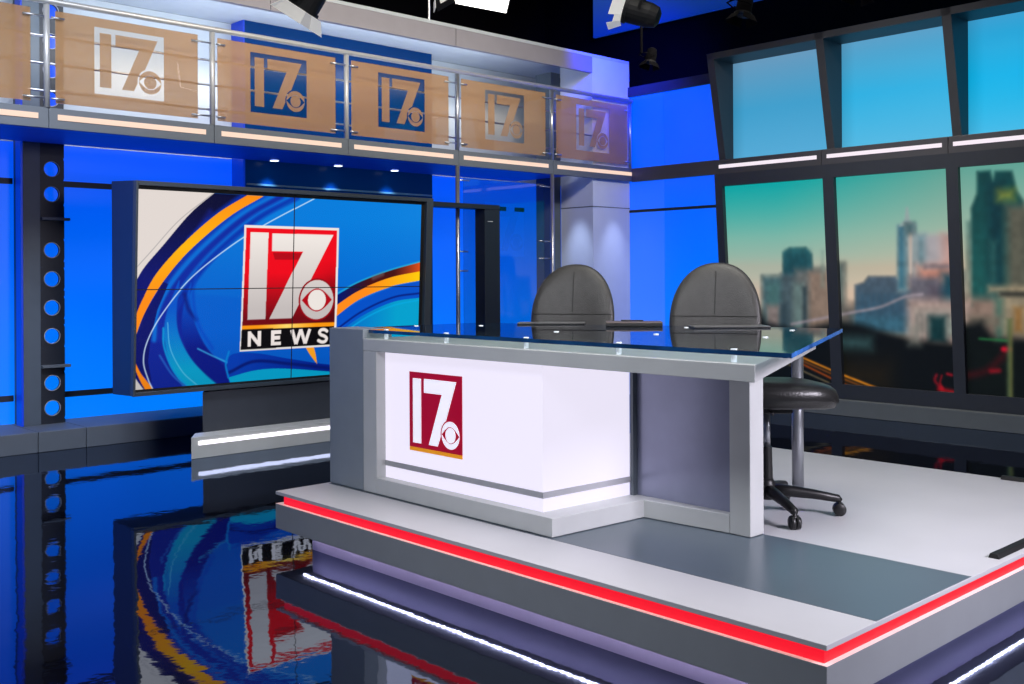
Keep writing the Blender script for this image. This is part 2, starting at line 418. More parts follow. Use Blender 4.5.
# dark reveal lines across the blue wall
t1 = MB()
for z0, z1 in ((0.422, 0.482), (2.60, 2.66)):
    t1.box(-1.5, 3.515, 11.035, 11.05, z0, z1); t1.box(3.955, 5.925, 11.035, 11.05, z0, z1); t1.box(8.7, 9.0, 11.035, 11.05, z0, z1)
t1.box(10.116, 10.273, 11.035, 11.05, 2.60, 2.66); t1.box(10.452, 10.635, 11.035, 11.05, 2.60, 2.66)
struct('trim_1', t1, M['dark'])
# bench-height plinth under the blue wall, in butted lengths
b = MB()
for x0, x1 in ((-1.5, 1.9), (1.905, 3.487), (3.493, 3.94), (3.946, 7.0)):
    b.box(x0, x1, 10.27, 11.05, 0, 0.195)
struct('baseboard_left', b, M['fascia'], bevel=0.006)

# white corner column with its hairline joint
cw = struct('wall_corner', MB().box(10.402, 11.16, 9.46, 10.06, 0, 4.6), M['col'])
struct('trim_joint', MB().box(10.399, 11.16, 9.457, 10.06, 2.585, 2.597), M['fascia'], cw)
# right-hand wall: blue panels, grey band, dark reveal, dark cap
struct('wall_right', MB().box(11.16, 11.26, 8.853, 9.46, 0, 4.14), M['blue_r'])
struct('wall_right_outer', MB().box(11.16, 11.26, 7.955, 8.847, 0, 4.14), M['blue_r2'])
struct('trim_2', MB().box(11.115, 11.16, 7.955, 9.38, 2.955, 3.14), M['fascia_dark'])
struct('trim_3', MB().box(11.15, 11.16, 7.955, 9.458, 2.53, 2.568), M['dark'])
struct('trim_4', MB().box(11.13, 11.26, 7.955, 9.46, 4.14, 4.275), M['dark'])
struct('baseboard_right', MB().box(11.16, 11.42, 3.32, 7.95, 0, 0.186), M['fascia'], bevel=0.006)
# drop high behind the set; blue light on it is put in as glow
struct('wall_drop', MB().box(11.9, 11.95, 8.26, 10.8, 5.315, 6.6).box(11.9, 11.95, 5.0, 8.235, 5.315, 6.6), M['blue_lit_drop'])
# upper soffit: fascia, lid
so = MB()
for x0, x1 in ((-1.5, 2.3), (2.31, 5.52), (5.53, 8.0), (8.01, 10.40)):
    so.box(x0, x1, 9.46, 9.52, 4.39, 4.60)
struct('trim_5', so, M['soffit'])
struct('ceiling_soffit', MB().box(-1.5, 11.16, 9.46, 11.05, 4.602, 4.64), M['uwall'])

# ------------------------------------------------------------------ window wall frame
def Xf(z): return 11.24 - 0.074 * (z - 0.36)
def tilted(mb, y0, y1, z0, z1, t=0.12):
    mb.hexa([(Xf(z0), y0, z0), (Xf(z0) + t, y0, z0), (Xf(z0) + t, y1, z0), (Xf(z0), y1, z0),
             (Xf(z1), y0, z1), (Xf(z1) + t, y0, z1), (Xf(z1) + t, y1, z1), (Xf(z1), y1, z1)])
wf = MB()
tilted(wf, 3.32, 7.95, 0.186, 0.36); tilted(wf, 3.32, 7.95, 2.79, 2.945)
for y0, y1 in ((7.84, 7.95), (6.28, 6.42), (4.825, 4.955), (3.32, 3.45)): tilted(wf, y0, y1, 0.36, 2.79)
struct('trim_6', wf, M['frame'])
fin = MB()
for y0, y1 in ((7.83, 7.93), (6.30, 6.40), (4.81, 4.91), (3.32, 3.42)):
    fin.prism([(11.13, 3.13), (11.34, 3.13), (11.34, 4.5), (10.865, 4.46), (10.88, 4.385)], y0, y1, 1)
fin.prism([(10.88, 4.385), (11.34, 4.378), (11.34, 4.5), (10.865, 4.46)], 3.32, 7.93, 1)
struct('trim_7', fin, M['frame_fin'])

# ------------------------------------------------------------------ skyline pictures (backlit sheets in the three bays)
def skyline():
    # horizontal axis: -Y (so picture left is large Y); vertical: z
    P = Paint(-7.86, -3.40, 0.34, 2.82, 560, 310, 1)
    P.X = P.X / ((11.30 - 0.074 * (P.Y - 0.36)) / 11.27) - 0.03; P.pad = 0.16
    X, Y = P.X, P.Y
    t = np.clip((Y - 1.45) / 1.35, 0, 1)
    left = np.clip((-X - 5.0) / 2.2, 0, 1)
    top = mixc((95, 165, 150), (0, 165, 165), left)
    mid = mixc((158, 184, 164), (122, 184, 168), left)
    low = mixc((232, 194, 164), (206, 184, 164), left)
    sky = np.where((t > 0.5)[..., None], mixc((0, 0, 0), (0, 0, 0), t) + mid * (1 - np.clip((t - .5) * 2, 0, 1))[..., None] + top * np.clip((t - .5) * 2, 0, 1)[..., None],
                   low * (1 - np.clip(t * 2, 0, 1))[..., None] + mid * np.clip(t * 2, 0, 1)[..., None])
    P.img[:] = sky
    def B(y0, y1, z0, z1, c, blur=0.03, a=1.0): P.soft([(-y0, z0), (-y1, z0), (-y1, z1), (-y0, z1)], c, blur * 2.1, a)
    def G(c0, c1, z0, z1): return lambda X, Y: mixc(c0, c1, (Y - z0) / (z1 - z0))
    # soft cloud bands
    B(7.9, 6.3, 1.72, 1.80, (190, 168, 150), 0.06, 0.35); B(6.3, 4.9, 1.68, 1.78, (205, 165, 140), 0.06, 0.35)
    # first bay: block of flats and tower
    P.soft([(-7.12, 1.3), (-7.12, 1.93), (-7.03, 1.985), (-6.80, 1.985), (-6.72, 1.9), (-6.68, 1.3)], G((30, 70, 85), (40, 105, 110), 1.5, 1.98), 0.03)
    B(7.08, 6.76, 1.62, 1.93, (14, 70, 82), 0.04, 0.6)
    B(7.42, 7.02, 0.95, 1.64, (70, 104, 110), 0.03); B(7.34, 7.18, 1.0, 1.55, (72, 116, 116), 0.03)
    B(7.14, 6.80, 0.95, 1.66, (72, 92, 100), 0.03); B(6.95, 6.55, 0.9, 1.72, (108, 112, 110), 0.04)
    B(6.98, 6.84, 0.95, 1.55, (104, 128, 126), 0.03); B(6.76, 6.40, 0.85, 1.69, (150, 126, 110), 0.03)
    B(7.36, 7.16, 0.9, 1.28, (140, 126, 122), 0.03); B(7.16, 7.06, .9, 1.3, (50, 70, 80), 0.03); B(6.84, 6.80, .95, 1.5, (40, 60, 68), 0.02)
    B(6.60, 6.55, 1.5, 1.95, (120, 150, 140), 0.02, 0.4)
    # second bay: hotel block, spired tower, slab
    B(6.42, 6.30, 1.0, 1.78, (80, 100, 100), 0.04); B(6.34, 6.12, 1.0, 1.30, (96, 90, 84), 0.05)
    P.soft([(-6.16, 1.0), (-6.16, 1.53), (-6.05, 1.56), (-5.99, 1.63), (-5.66, 1.63), (-5.58, 1.54), (-5.42, 1.54), (-5.42, 1.0)], G((50, 84, 108), (78, 98, 116), 1.1, 1.6), 0.03)
    for k in range(9): B(6.08 - k * 0.07, 6.05 - k * 0.07, 1.12, 1.42, (46, 88, 116), 0.02, 0.6)
    B(5.63, 5.42, 1.45, 2.2, (120, 150, 158), 0.025); B(5.62, 5.56, 1.5, 2.19, (60, 118, 140), 0.02); B(5.50, 5.46, 1.5, 2.15, (216, 186, 168), 0.02)
    P.soft([(-5.62, 2.19), (-5.55, 2.26), (-5.53, 2.40), (-5.51, 2.40), (-5.49, 2.26), (-5.41, 2.19)], (150, 168, 166), 0.02)
    B(5.54, 5.44, 2.10, 2.22, (70, 104, 110), 0.03)
    B(5.43, 4.98, 1.5, 2.09, (172, 166, 170), 0.03); B(5.40, 5.32, 1.5, 2.08, (110, 150, 160), 0.04); B(5.12, 4.97, 1.5, 2.08, (222, 158, 142), 0.05, 0.7)
    B(5.40, 4.97, 1.52, 1.74, (226, 150, 128), 0.05); B(5.32, 4.95, 1.72, 1.75, (130, 120, 128), 0.02)
    B(5.50, 5.15, 1.28, 1.62, (108, 104, 116), 0.03); B(5.28, 4.95, 1.28, 1.54, (92, 84, 98), 0.03); B(5.12, 4.9, 1.3, 1.66, (24, 74, 92), 0.04)
    B(6.2, 5.3, 1.0, 1.18, (60, 118, 140), 0.04, 0.6); B(6.2, 5.2, 0.95, 1.02, (74, 130, 150), 0.03, 0.6)
    # low white civic building, columns
    B(5.52, 4.30, 0.86, 1.38, (188, 160, 150), 0.04); B(5.45, 4.9, 1.0, 1.28, (174, 160, 150), 0.03)
    for k in range(8): B(5.42 - k * 0.06, 5.40 - k * 0.06, 0.92, 1.2, (120, 118, 114), 0.02, 0.7)
    B(5.27, 5.08, 0.9, 1.19, (14, 54, 58), 0.03); B(5.06, 4.9, 0.98, 1.16, (150, 160, 150), 0.03)
    # third bay: the twin towers and the portico
    P.soft([(-4.80, 1.3), (-4.80, 2.35), (-4.74, 2.5), (-4.735, 2.73), (-4.60, 2.73), (-4.57, 2.62), (-4.55, 2.72), (-4.38, 2.71), (-4.33, 2.5), (-4.27, 2.4), (-4.2, 2.0), (-4.2, 1.3)], G((26, 96, 92), (8, 66, 68), 1.4, 2.6), 0.03)
    B(4.62, 4.46, 1.45, 2.6, (6, 52, 62), 0.04); B(4.44, 4.2, 1.4, 2.36, (104, 96, 80), 0.04, 0.9); B(4.52, 4.36, 2.42, 2.52, (150, 160, 60), 0.04, 0.9)
    B(4.60, 4.54, 1.55, 2.0, (50, 110, 104), 0.03, 0.7); B(4.84, 4.80, 1.4, 2.2, (30, 90, 88), 0.03, 0.6)
    B(4.1, 3.4, 1.1, 2.1, (70, 92, 90), 0.05)
    B(4.83, 4.3, 0.9, 1.40, (150, 124, 110), 0.04); B(4.50, 4.12, 1.0, 1.44, (168, 152, 124), 0.03); B(4.62, 4.10, 1.46, 1.52, (186, 164, 130), 0.03); B(4.5, 4.2, 1.42, 1.46, (40, 40, 36), 0.02)
    B(4.55, 4.48, 0.9, 1.38, (60, 120, 104), 0.03, 0.8); B(4.36, 4.28, 1.05, 1.3, (150, 104, 50), 0.03); B(4.83, 4.5, 1.1, 1.2, (120, 110, 96), 0.03)
    B(4.2, 3.4, 0.8, 1.2, (120, 110, 92), 0.05)
    # dark park and roads
    P.soft([(-8.2, 0.1), (-8.2, 1.28), (-7.5, 1.30), (-7.36, 1.06), (-6.9, 0.98), (-6.4, 1.10), (-6.1, 1.08), (-5.8, 1.0), (-5.4, 0.92), (-5.0, 0.90), (-4.9, 1.1), (-4.7, 1.15), (-4.55, 0.95), (-4.3, 0.98), (-3.0, 1.0), (-3.0, 0.1)], (8, 14, 16), 0.07)
    B(6.4, 5.95, 0.78, 0.93, (66, 106, 108), 0.05, 0.7); B(5.5, 5.38, 0.86, 1.08, (150, 150, 140), 0.04, 0.7)
    B(6.35, 5.75, 0.35, 0.62, (46, 34, 14), 0.12, 0.7); B(4.8, 4.3, 0.36, 0.9, (14, 24, 20), 0.12, 0.7)
    # streak of cloud light across two bays
    P.stroke(spline([(-7.0, 1.05), (-6.6, 1.13), (-6.2, 1.21), (-5.85, 1.28), (-5.55, 1.40), (-5.35, 1.43)]), 0.032, (172, 158, 168), 0.8, 0.03)
    # traffic trails
    P.stroke([(-6.9, 0.66), (-6.35, 0.475), (-5.72, 0.29)], 0.022, (250, 150, 30), 1, 0.016); P.stroke([(-6.9, 0.62), (-6.35, 0.43), (-5.85, 0.28)], 0.012, (210, 110, 30), 1, 0.02)
    P.stroke([(-7.0, 0.62), (-6.4, 0.39), (-6.1, 0.30)], 0.02, (190, 80, 20), 1, 0.02); P.stroke([(-7.2, 0.60), (-6.5, 0.36)], 0.012, (200, 170, 120), .8, 0.02)
    P.stroke(spline([(-5.19, 0.54), (-5.21, 0.48), (-5.16, 0.42), (-5.12, 0.38)]), 0.02, (180, 14, 32), 1, 0.04)
    P.stroke(spline([(-5.13, 0.54), (-5.15, 0.46), (-5.12, 0.40)]), 0.015, (190, 16, 30), 1, 0.02); P.stroke([(-5.16, 0.385), (-5.0, 0.36)], 0.035, (200, 18, 30), 1, 0.06)
    P.stroke([(-5.07, 0.56), (-5.02, 0.55)], 0.025, (190, 16, 36), 1, 0.03)
    P.stroke(spline([(-4.83, 0.56), (-4.65, 0.62), (-4.5, 0.76), (-4.44, 0.86)]), 0.05, (80, 14, 20), 0.8, 0.1)
    P.stroke([(-4.60, 0.62), (-4.52, 0.63)], 0.03, (190, 18, 36), 1, 0.06); P.stroke([(-4.47, 0.86), (-4.42, 0.86)], 0.05, (230, 20, 50), 1, 0.04)
    P.stroke([(-4.72, 0.96), (-4.43, 0.95)], 0.02, (40, 140, 70), 0.9, 0.03)
    B(4.435, 4.385, 0.3, 1.18, (86, 104, 70), 0.015, 0.95); B(4.405, 4.385, 0.3, 1.18, (130, 120, 60), 0.012, 0.6)
    # soft mottling of facades and foliage, then a slight overall blur like an out-of-focus print
    rng = np.random.RandomState(3); g = rng.rand(45, 112) - 0.5
    g = np.kron(g, np.ones((7, 5)))[:P.img.shape[0], :P.img.shape[1]]
    for _ in range(2): g = (g + np.roll(g, 2, 0) + np.roll(g, -2, 0) + np.roll(g, 2, 1) + np.roll(g, -2, 1)) / 5
    skymask = np.clip((np.abs(P.img - sky).sum(-1) - 20) / 60, 0, 1)
    P.img *= ((1 + 0.2 * g * skymask) * (1 - 0.12 * skymask))[..., None]
    im = P.img * 0.93 + np.array([118, 128, 126]) * 0.07 * np.clip((P.Y - 0.9) / 0.3, 0, 1)[..., None] + P.img * 0.07 * (1 - np.clip((P.Y - 0.9) / 0.3, 0, 1))[..., None]
    for _ in range(3):
        pd = np.pad(im, ((1, 1), (1, 1), (0, 0)), 'edge')
        im = (pd[:-2, 1:-1] + pd[2:, 1:-1] + pd[1:-1, :-2] + pd[1:-1, 2:] + 2 * pd[1:-1, 1:-1]) / 6
    P.img[:] = im
    return P.result()
sky = skyline()
def sky_slice(ya, yb, za, zb):
    nx = 560; ny = 310
    i0 = int(round((-ya + 7.86) / (7.86 - 3.40) * (nx - 1))); i1 = int(round((-yb + 7.86) / (7.86 - 3.40) * (nx - 1)))
    return sky[:, max(0, i0):min(nx, i1 + 1)]
sk_labels = ['backlit dusk skyline picture in the left window bay, dark-topped office tower behind the right swivel chair',
             'backlit dusk skyline picture in the middle window bay, slim spired tower and white civic building',
             'backlit dusk skyline picture in the right window bay, green twin towers and red tail lights']
for k, (ya, yb) in enumerate(((7.845, 6.415), (6.285, 4.95), (4.83, 3.445))):
    c = sky_slice(ya, yb, 0.34, 2.82)
    o = picture_mesh('skyline_backdrop', c, lambda s, t, ya=ya, yb=yb: np.stack([11.24 - 0.074 * ((0.34 + 2.48 * t) - 0.36) + 0.06, ya + (yb - ya) * s, 0.34 + 2.48 * t], -1), M['picture'])
    tag(o, sk_labels[k], 'backdrop', 'skyline pictures in the lower window bays')
def upper_sky(k):
    P = Paint(0, 1, 0, 1, 40, 36, 1)
    X, Y = P.X, P.Y
    cols = [((84, 170, 214), (62, 158, 204), (104, 154, 190)), ((84, 184, 226), (44, 176, 226), (92, 160, 200)), ((70, 186, 232), (0, 178, 232), (60, 160, 210))][k]
    a = mixc(cols[0], cols[1], Y * 2); bb = mixc(cols[1], cols[2], (Y - 0.5) * 2)
    P.img[:] = np.where((Y < 0.5)[..., None], a, bb)
    P.img *= (1 - 0.10 * np.clip((0.12 - X) / 0.12, 0, 1))[..., None]
    return P.result()
up_labels = ['glowing pale blue panel in the left upper window bay beside the blue wall', 'glowing sky blue panel in the middle upper window bay', 'glowing deep cyan panel in the right upper window bay at the photo edge']
for k, (ya, yb) in enumerate(((7.835, 6.395), (6.305, 4.905), (4.815, 3.415))):
    o = picture_mesh('sky_panel', upper_sky(k), lambda s, t, ya=ya, yb=yb: np.stack([np.full_like(s, 11.30), ya + (yb - ya) * s, 3.13 + 1.248 * t], -1), M['picture'])
    tag(o, up_labels[k], 'light panel', 'glowing panels in the upper window bays')
# lit ledge between the upper and lower windows
wl = thing('window_ledge', 'charcoal ledge with white light strips between the upper and lower window bays', 'ledge', (11.1, 5.6, 2.945))
for ya, yb, sa, sb in ((7.965, 6.458, 7.906, 6.513), (6.452, 4.944, 6.379, 5.008), (4.938, 3.32, 4.884, 3.42)):
    obj('ledge_face', MB().box(11.09, 11.35, yb, ya, 2.945, 3.13), M['fascia_dark'], wl, bevel=0.004)
    obj('light_strip', MB().box(11.083, 11.092, sb, sa, 3.022, 3.067), M['cool_led'], wl, label='white light strip')

# ------------------------------------------------------------------ blue wall dressing
np_ = thing('wall_panel', 'tall glossy navy wall panel behind the video wall and balcony railing', 'wall panel', (7.3, 10.9, 0.195))
obj('front_board', MB().box(5.95, 8.69, 10.77, 11.045, 0.195, 4.6), M['navy'], np_)
obj('side_board', MB().box(5.93, 5.95, 10.77, 11.045, 0.195, 4.6), M['blue_side'], np_, label='side board with blue light put in as glow')  # left side of the navy box; blue light on it painted as glow
obj('ledge', MB().box(5.96, 8.68, 10.75, 10.77, 2.715, 2.735), M['chrome'], np_, label='thin metal ledge')

pl = thing('porthole_pillar', 'slate pillar with a column of round portholes left of the video wall', 'pillar', (3.72, 10.9, 0.195))
obj('side_post', MB().box(3.525, 3.69, 10.77, 11.045, 0.195, 4.6), M['slate'], pl, bevel=0.004)
obj('blue_return', MB().box(3.505, 3.524, 10.77, 10.92, 0.195, 4.6), M['blue_side'], pl, label='blue return panel')
zs = [4.337, 4.034, 3.743, 3.457, 2.75, 2.499, 1.937, 1.646, 1.358, 1.074, 0.603, 0.352]
obj('blue_backing', MB().box(3.70, 3.935, 11.0, 11.04, 3.04, 4.6), M['blue'], pl, label='blue backing seen through the upper portholes')
pm = MB(); cell = 0.232; R0 = 0.077; xc = 3.805; xa, xb = 3.69, 3.93; ya, yb = 10.79, 10.83
segs = []; prevz = 0.195
for z in sorted(zs):
    lo = z - min(cell / 2, 0.118); hi = z + min(cell / 2, 0.118)
    if lo > prevz + 0.001: pm.box(xa, xb, ya, yb, prevz, lo)
    lo = max(lo, prevz)
    n = 32; vs = []; fs = []
    for yy in (ya, yb):
        for k in range(n):
            a = 2 * PI * k / n; ca, sa = math.cos(a), math.sin(a)
            vs.append((xc + R0 * ca, yy, z + R0 * sa))
        for k in range(n):
            a = 2 * PI * k / n; ca, sa = math.cos(a), math.sin(a)
            tx = ((xb - xc) if ca > 0 else (xc - xa)) / max(abs(ca), 1e-6); tz = ((hi - z) if sa > 0 else (z - lo)) / max(abs(sa), 1e-6)
            t = min(tx, tz); vs.append((xc + t * ca, yy, z + t * sa))
    for k in range(n):
        j = (k + 1) % n
        fs += [(k, j, n + j, n + k), (2 * n + k, 3 * n + k, 3 * n + j, 2 * n + j), (k, 2 * n + k, 2 * n + j, j)]
    pm.add(vs, fs); prevz = hi
pm.box(xa, xb, ya, yb, prevz, 4.6)
obj('hole_plate', pm, M['dark'], pl)
for z in zs:
    ring = [(xc + R0 * math.cos(2 * PI * k / 28), 10.786, z + R0 * math.sin(2 * PI * k / 28)) for k in range(29)]
    obj('porthole_rim', MB().tube(ring, 0.0045, 6, False), M['hole_rim'], pl, smooth=True)
for z in (2.248, 0.773):
    obj('shelf_bar', MB().box(3.69, 3.965, 10.72, 10.79, z - 0.014, z + 0.014), M['fascia'], pl, bevel=0.003)

dp = thing('side_pillar', 'narrow dark pillar beside the white corner column', 'pillar', (10.31, 10.2, 0))
obj('shaft', MB().box(10.215, 10.398, 10.06, 10.36, 0, 4.46), M['slate'], dp, bevel=0.004)

# ------------------------------------------------------------------ balcony
PX = [1.72, 3.285, 4.85, 6.415, 7.98, 9.57, 11.12]
bal = thing('balcony', 'charcoal balcony edge with warm light strips above the video wall', 'balcony', (6.4, 9.6, 2.965))
obj('deck', MB().box(0.2, 10.20, 9.432, 10.765, 3.005, 3.10), M['soffit_blue'], bal)
for i in range(6):
    x0, x1 = PX[i] + 0.012, PX[i + 1] + (0.006 if i < 5 else 0.04)
    obj('fascia_panel', MB().box(x0 + 0.003, x1 + 0.003, 9.40, 9.43, 2.965, 3.145), M['fascia'], bal, bevel=0.003)
    obj('light_strip', MB().box(x0 + 0.075, x1 - 0.085 + (0.07 if i == 5 else 0), 9.394, 9.401, 3.042, 3.090), M['warm_led'], bal, label='warm white light strip')
obj('fascia_panel', MB().box(0.2, PX[0] + 0.009, 9.40, 9.43, 2.965, 3.145), M['fascia'], bal)

rl = thing('balcony_railing', 'grey metal balcony railing with posts and thin cable rails', 'railing', (6.4, 9.42, 3.1))
obj('handrail', MB().cyl((0.2, 9.40, 4.075), (11.14, 9.40, 4.075), 0.027), M['rail'], rl, smooth=True)
for x in PX:
    obj('post', MB().tube([(x, 9.415, 3.146), (x, 9.415, 4.07)], 0.027 if x < 11 else 0.022, 14), M['rail'] if x < 7 else M['chrome'], rl, smooth=True)
for z in (3.30, 3.54, 3.78):
    obj('cable_rail', MB().cyl((0.2, 9.462, z), (10.38, 9.462, z), 0.011, 8), M['chrome'], rl, smooth=True)

def glass_logo(name, label, x0, x1, z0, z1, y, film, group, cat, wl=0.655, zl0=3.317, zl1=3.92, posts=None, pegs=()):
    g = thing(name, label, cat, ((x0 + x1) / 2, y, z0), 0, group)
    obj('glass_sheet', MB().box(x0, x1, y - 0.006, y + 0.006, z0, z1), M['rail_glass'] if film is M['film'] else M['glass'], g)
    xm = (x0 + x1) / 2 + 0.002; a = xm - wl / 2; bq = xm + wl / 2; hl = zl1 - zl0
    fm = MB(); yf0, yf1 = y + 0.0075, y + 0.0095
    fm.box(x0, a, yf0, yf1, z0, z1); fm.box(bq, x1, yf0, yf1, z0, z1); fm.box(a, bq, yf0, yf1, z0, zl0); fm.box(a, bq, yf0, yf1, zl1, z1)
    L = logo_shapes(wl, hl)
    for key in ('one', 'seven', 'cap_up', 'cap_dn', 'pupil'):
        fm.prism([(a + p[0], zl0 + p[1]) for p in L[key]], yf0, yf1, 1)
    obj('frosted_film', fm, film, g)
    for (px, pz, d) in pegs:
        obj('clamp', MB().cyl((px, y - 0.016, pz), (px + d, y - 0.016, pz), 0.009, 8), M['chrome'], g, smooth=True)
    return g
gl_labels = ['frosted bronze railing panel at the far left edge of the balcony', 'frosted bronze railing panel with lamp glare, just right of the porthole pillar',
             'frosted railing panel with clear 17 logo over the navy wall, left of two', 'frosted railing panel with clear 17 logo over the navy wall, right of two',
             'frosted bronze railing panel with a faint 17 logo, just left of the dark side pillar', 'frosted railing panel turning violet at the corner column, last on the balcony']
spans = [(1.80, 3.148), (3.358, 4.695), (4.903, 6.272), (6.477, 7.842), (8.04, 9.455), (9.655, 11.06)]
for i, (x0, x1) in enumerate(spans):
    pegs = []
    for z in (3.225, 3.935):
        pegs += [(PX[i] + 0.03, z, x0 + 0.07 - PX[i] - 0.03)]
        pegs += [(PX[i + 1] - 0.03, z, x1 - 0.07 - PX[i + 1] + 0.03)]
    glass_logo('glass_panel', gl_labels[i], x0, x1, 3.19, 4.0, 9.405, M['film'], 'frosted railing panels', 'glass panel', pegs=pegs)

# ------------------------------------------------------------------ glass partition and portal under the balcony
gp = glass_logo('glass_partition', 'tall blue glass partition between two metal posts under the balcony', 8.09, 9.45, 0.10, 2.83, 9.44, M['film_blue'], None, 'partition', wl=0.66, zl0=1.9, zl1=2.56,
                pegs=[(7.99, 2.80, 0.18), (9.36, 2.80, 0.2), (7.99, 1.95, 0.15), (7.99, 1.72, 0.15), (7.99, 1.02, 0.15), (9.34, 2.10, 0.22), (9.34, 1.88, 0.22)])
for x in (7.98, 9.575):
    obj('post', MB().cyl((x, 9.415, 0), (x, 9.415, 2.963), 0.026, 14), M['chrome'], gp, smooth=True)
pf = thing('portal_frame', 'dark open doorway frame standing right of the video wall', 'door frame', (7.9, 9.3, 0))
obj('right_jamb', MB().box(8.235, 8.478, 9.22, 9.395, 0, 2.45), M['dark'], pf, bevel=0.003)
obj('left_jamb', MB().box(7.37, 7.43, 9.22, 9.395, 0, 2.45), M['dark'], pf, bevel=0.003)
obj('lintel', MB().box(7.37, 8.478, 9.22, 9.395, 2.452, 2.508), M['dark'], pf, bevel=0.003)
obj('notice_plate', MB().box(8.28, 8.36, 9.214, 9.22, 2.302, 2.312), M['band'], pf, label='tiny pale plate')
for k, (x, y) in enumerate(((6.228, 10.60), (7.10, 10.60), (7.943, 10.60))):
    d = thing('downlight', ['small lit downlight under the balcony, leftmost of three above the video wall', 'small lit downlight under the balcony, middle of three above the video wall', 'small lit downlight under the balcony, rightmost of three above the video wall'][k], 'downlight', (x, y, 3.0), 0, 'downlights under the balcony')
    obj('trim_ring', MB().tube([(x + 0.055 * math.cos(q * PI / 12), y + 0.055 * math.sin(q * PI / 12), 2.998) for q in range(25)], 0.006, 6, False), M['chrome'], d, smooth=True)
    obj('lamp_face', MB().lathe([(0.001, -0.010), (0.050, -0.006), (0.050, 0.004), (0.001, 0.004)], (x, y, 3.0)), M['down_led'], d)

# ================================================================== VIDEO WALL
TL = 0.048; CT, ST = math.cos(TL), math.sin(TL)
def sv(u, v, n): return (3.936 + u, 9.128 - v * ST - n * CT, 0.647 + v * CT - n * ST)
def sbox(mb, u0, u1, v0, v1, n0, n1):
    return mb.hexa([sv(u0, v0, n1), sv(u1, v0, n1), sv(u1, v0, n0), sv(u0, v0, n0), sv(u0, v1, n1), sv(u1, v1, n1), sv(u1, v1, n0), sv(u0, v1, n0)])
SW, SH = 3.204, 1.80
def display_picture():
    P = Paint(0, SW, 0, SH, 520, 292, 2); X, Y = P.X, P.Y
    t = np.clip(Y / SH, 0, 1)
    base = mixc((0, 84, 196), (0, 128, 222), np.clip((Y - 0.3) / 1.3, 0, 1) * 0.8 + 0.2 * np.clip(X / SW, 0, 1))
    P.img[:] = base
    # lighter disc edge in the lower left, darker below
    P.soft(spline([(0.52, 0.86), (1.0, 0.82), (1.5, 0.76), (2.2, 0.70)], 6) + [(2.2, 0.2), (1.0, 0.1), (0.62, 0.40)], (0, 92, 202), 0.02, 0.7)
    # deep blue sweep hugging the left
    outer = spline([(1.268, 1.80), (0.901, 1.585), (0.508, 1.262), (0.25, 0.969), (0.084, 0.698), (0.003, 0.482)])
    sweep_in = spline([(1.62, 1.80), (1.20, 1.56), (0.85, 1.30), (0.60, 1.02), (0.50, 0.78), (0.56, 0.50), (0.75, 0.28), (1.05, 0.10), (1.25, 0.0)])
    P.poly(sweep_in + [(0, 0), (0, 0.48)] + outer[::-1], lambda X, Y: mixc((8, 34, 150), (0, 70, 190), np.clip((Y - 0.7) / 1.0, 0, 1)))
    for d, c, w, a in ((0.05, (0, 120, 220), 0.05, 0.8), (0.12, (10, 40, 160), 0.05, 0.9), (0.19, (0, 130, 225), 0.03, 0.6), (0.26, (0, 50, 170), 0.05, 0.8)):
        P.stroke(spline([(1.30 + d * 1.3, 1.80), (0.93 + d * 1.1, 1.58), (0.54 + d, 1.25), (0.28 + d, 0.96), (0.16 + d * .8, 0.70), (0.14 + d * .7, 0.45)]), w, c, a, 0.03)
    # cyan ribbons turning along the bottom left
    P.soft(spline([(0.40, 0.98), (0.30, 0.72), (0.27, 0.48), (0.33, 0.22), (0.47, -0.02)]) + spline([(0.84, -0.02), (0.58, 0.20), (0.43, 0.44), (0.385, 0.66), (0.41, 0.98)]), lambda X, Y: mixc((0, 160, 205), (0, 84, 200), np.clip((Y - 0.15) / 0.6, 0, 1)), 0.01)
    P.soft(spline([(0.52, 0.96), (0.45, 0.74), (0.44, 0.52), (0.50, 0.32), (0.66, 0.12), (0.82, -0.02)]) + spline([(1.30, -0.02), (0.92, 0.14), (0.70, 0.34), (0.57, 0.58), (0.52, 0.80), (0.525, 0.96)]), lambda X, Y: mixc((4, 22, 132), (0, 84, 200), np.clip((Y - 0.35) / 0.5, 0, 1)), 0.012)
    P.stroke(spline([(0.46, 0.86), (0.50, 0.72), (0.58, 0.62)]), 0.035, (6, 24, 120), 0.8, 0.03)
    P.stroke(spline([(0.60, 1.10), (0.545, 0.86), (0.60, 0.58), (0.75, 0.34)]), 0.03, (0, 70, 190), 0.8, 0.03)
    P.stroke(spline([(0.26, 0.55), (0.27, 0.38), (0.36, 0.16), (0.5, 0.0)]), 0.02, (0, 150, 215), 0.9, 0.01)
    P.stroke(spline([(0.23, 0.30), (0.35, 0.12), (0.48, 0.0)]), 0.02, (30, 90, 190), 0.9, 0.01)
    P.stroke(spline([(0.30, 0.60), (0.33, 0.36), (0.45, 0.14), (0.60, 0.0)]), 0.008, (120, 200, 235), 0.8, 0.006)
    P.poly([(0.0, 0.48), (0.084, 0.70), (0.25, 0.97), (0.30, 0.95), (0.20, 0.72), (0.14, 0.45), (0.12, 0.25), (0.16, 0.05), (0.0, 0.2)], (4, 14, 104))
    # bottom right ribbons
    P.poly([(0.93, 0.0), (0.90, 0.14)] + spline([(0.90, 0.14), (0.95, 0.27), (1.22, 0.268), (1.6, 0.19), (2.1, 0.10), (2.6, 0.08), (3.2, 0.14)]) + [(3.2, 0.0)], lambda X, Y: mixc((0, 60, 180), (0, 30, 140), np.clip((X - 1.0) / 1.0, 0, 1)))
    P.poly(spline([(0.92, 0.05), (1.2, 0.10), (1.5, 0.10), (2.0, 0.04), (2.3, 0.0)]) + [(0.94, 0.0)], (0, 165, 210))
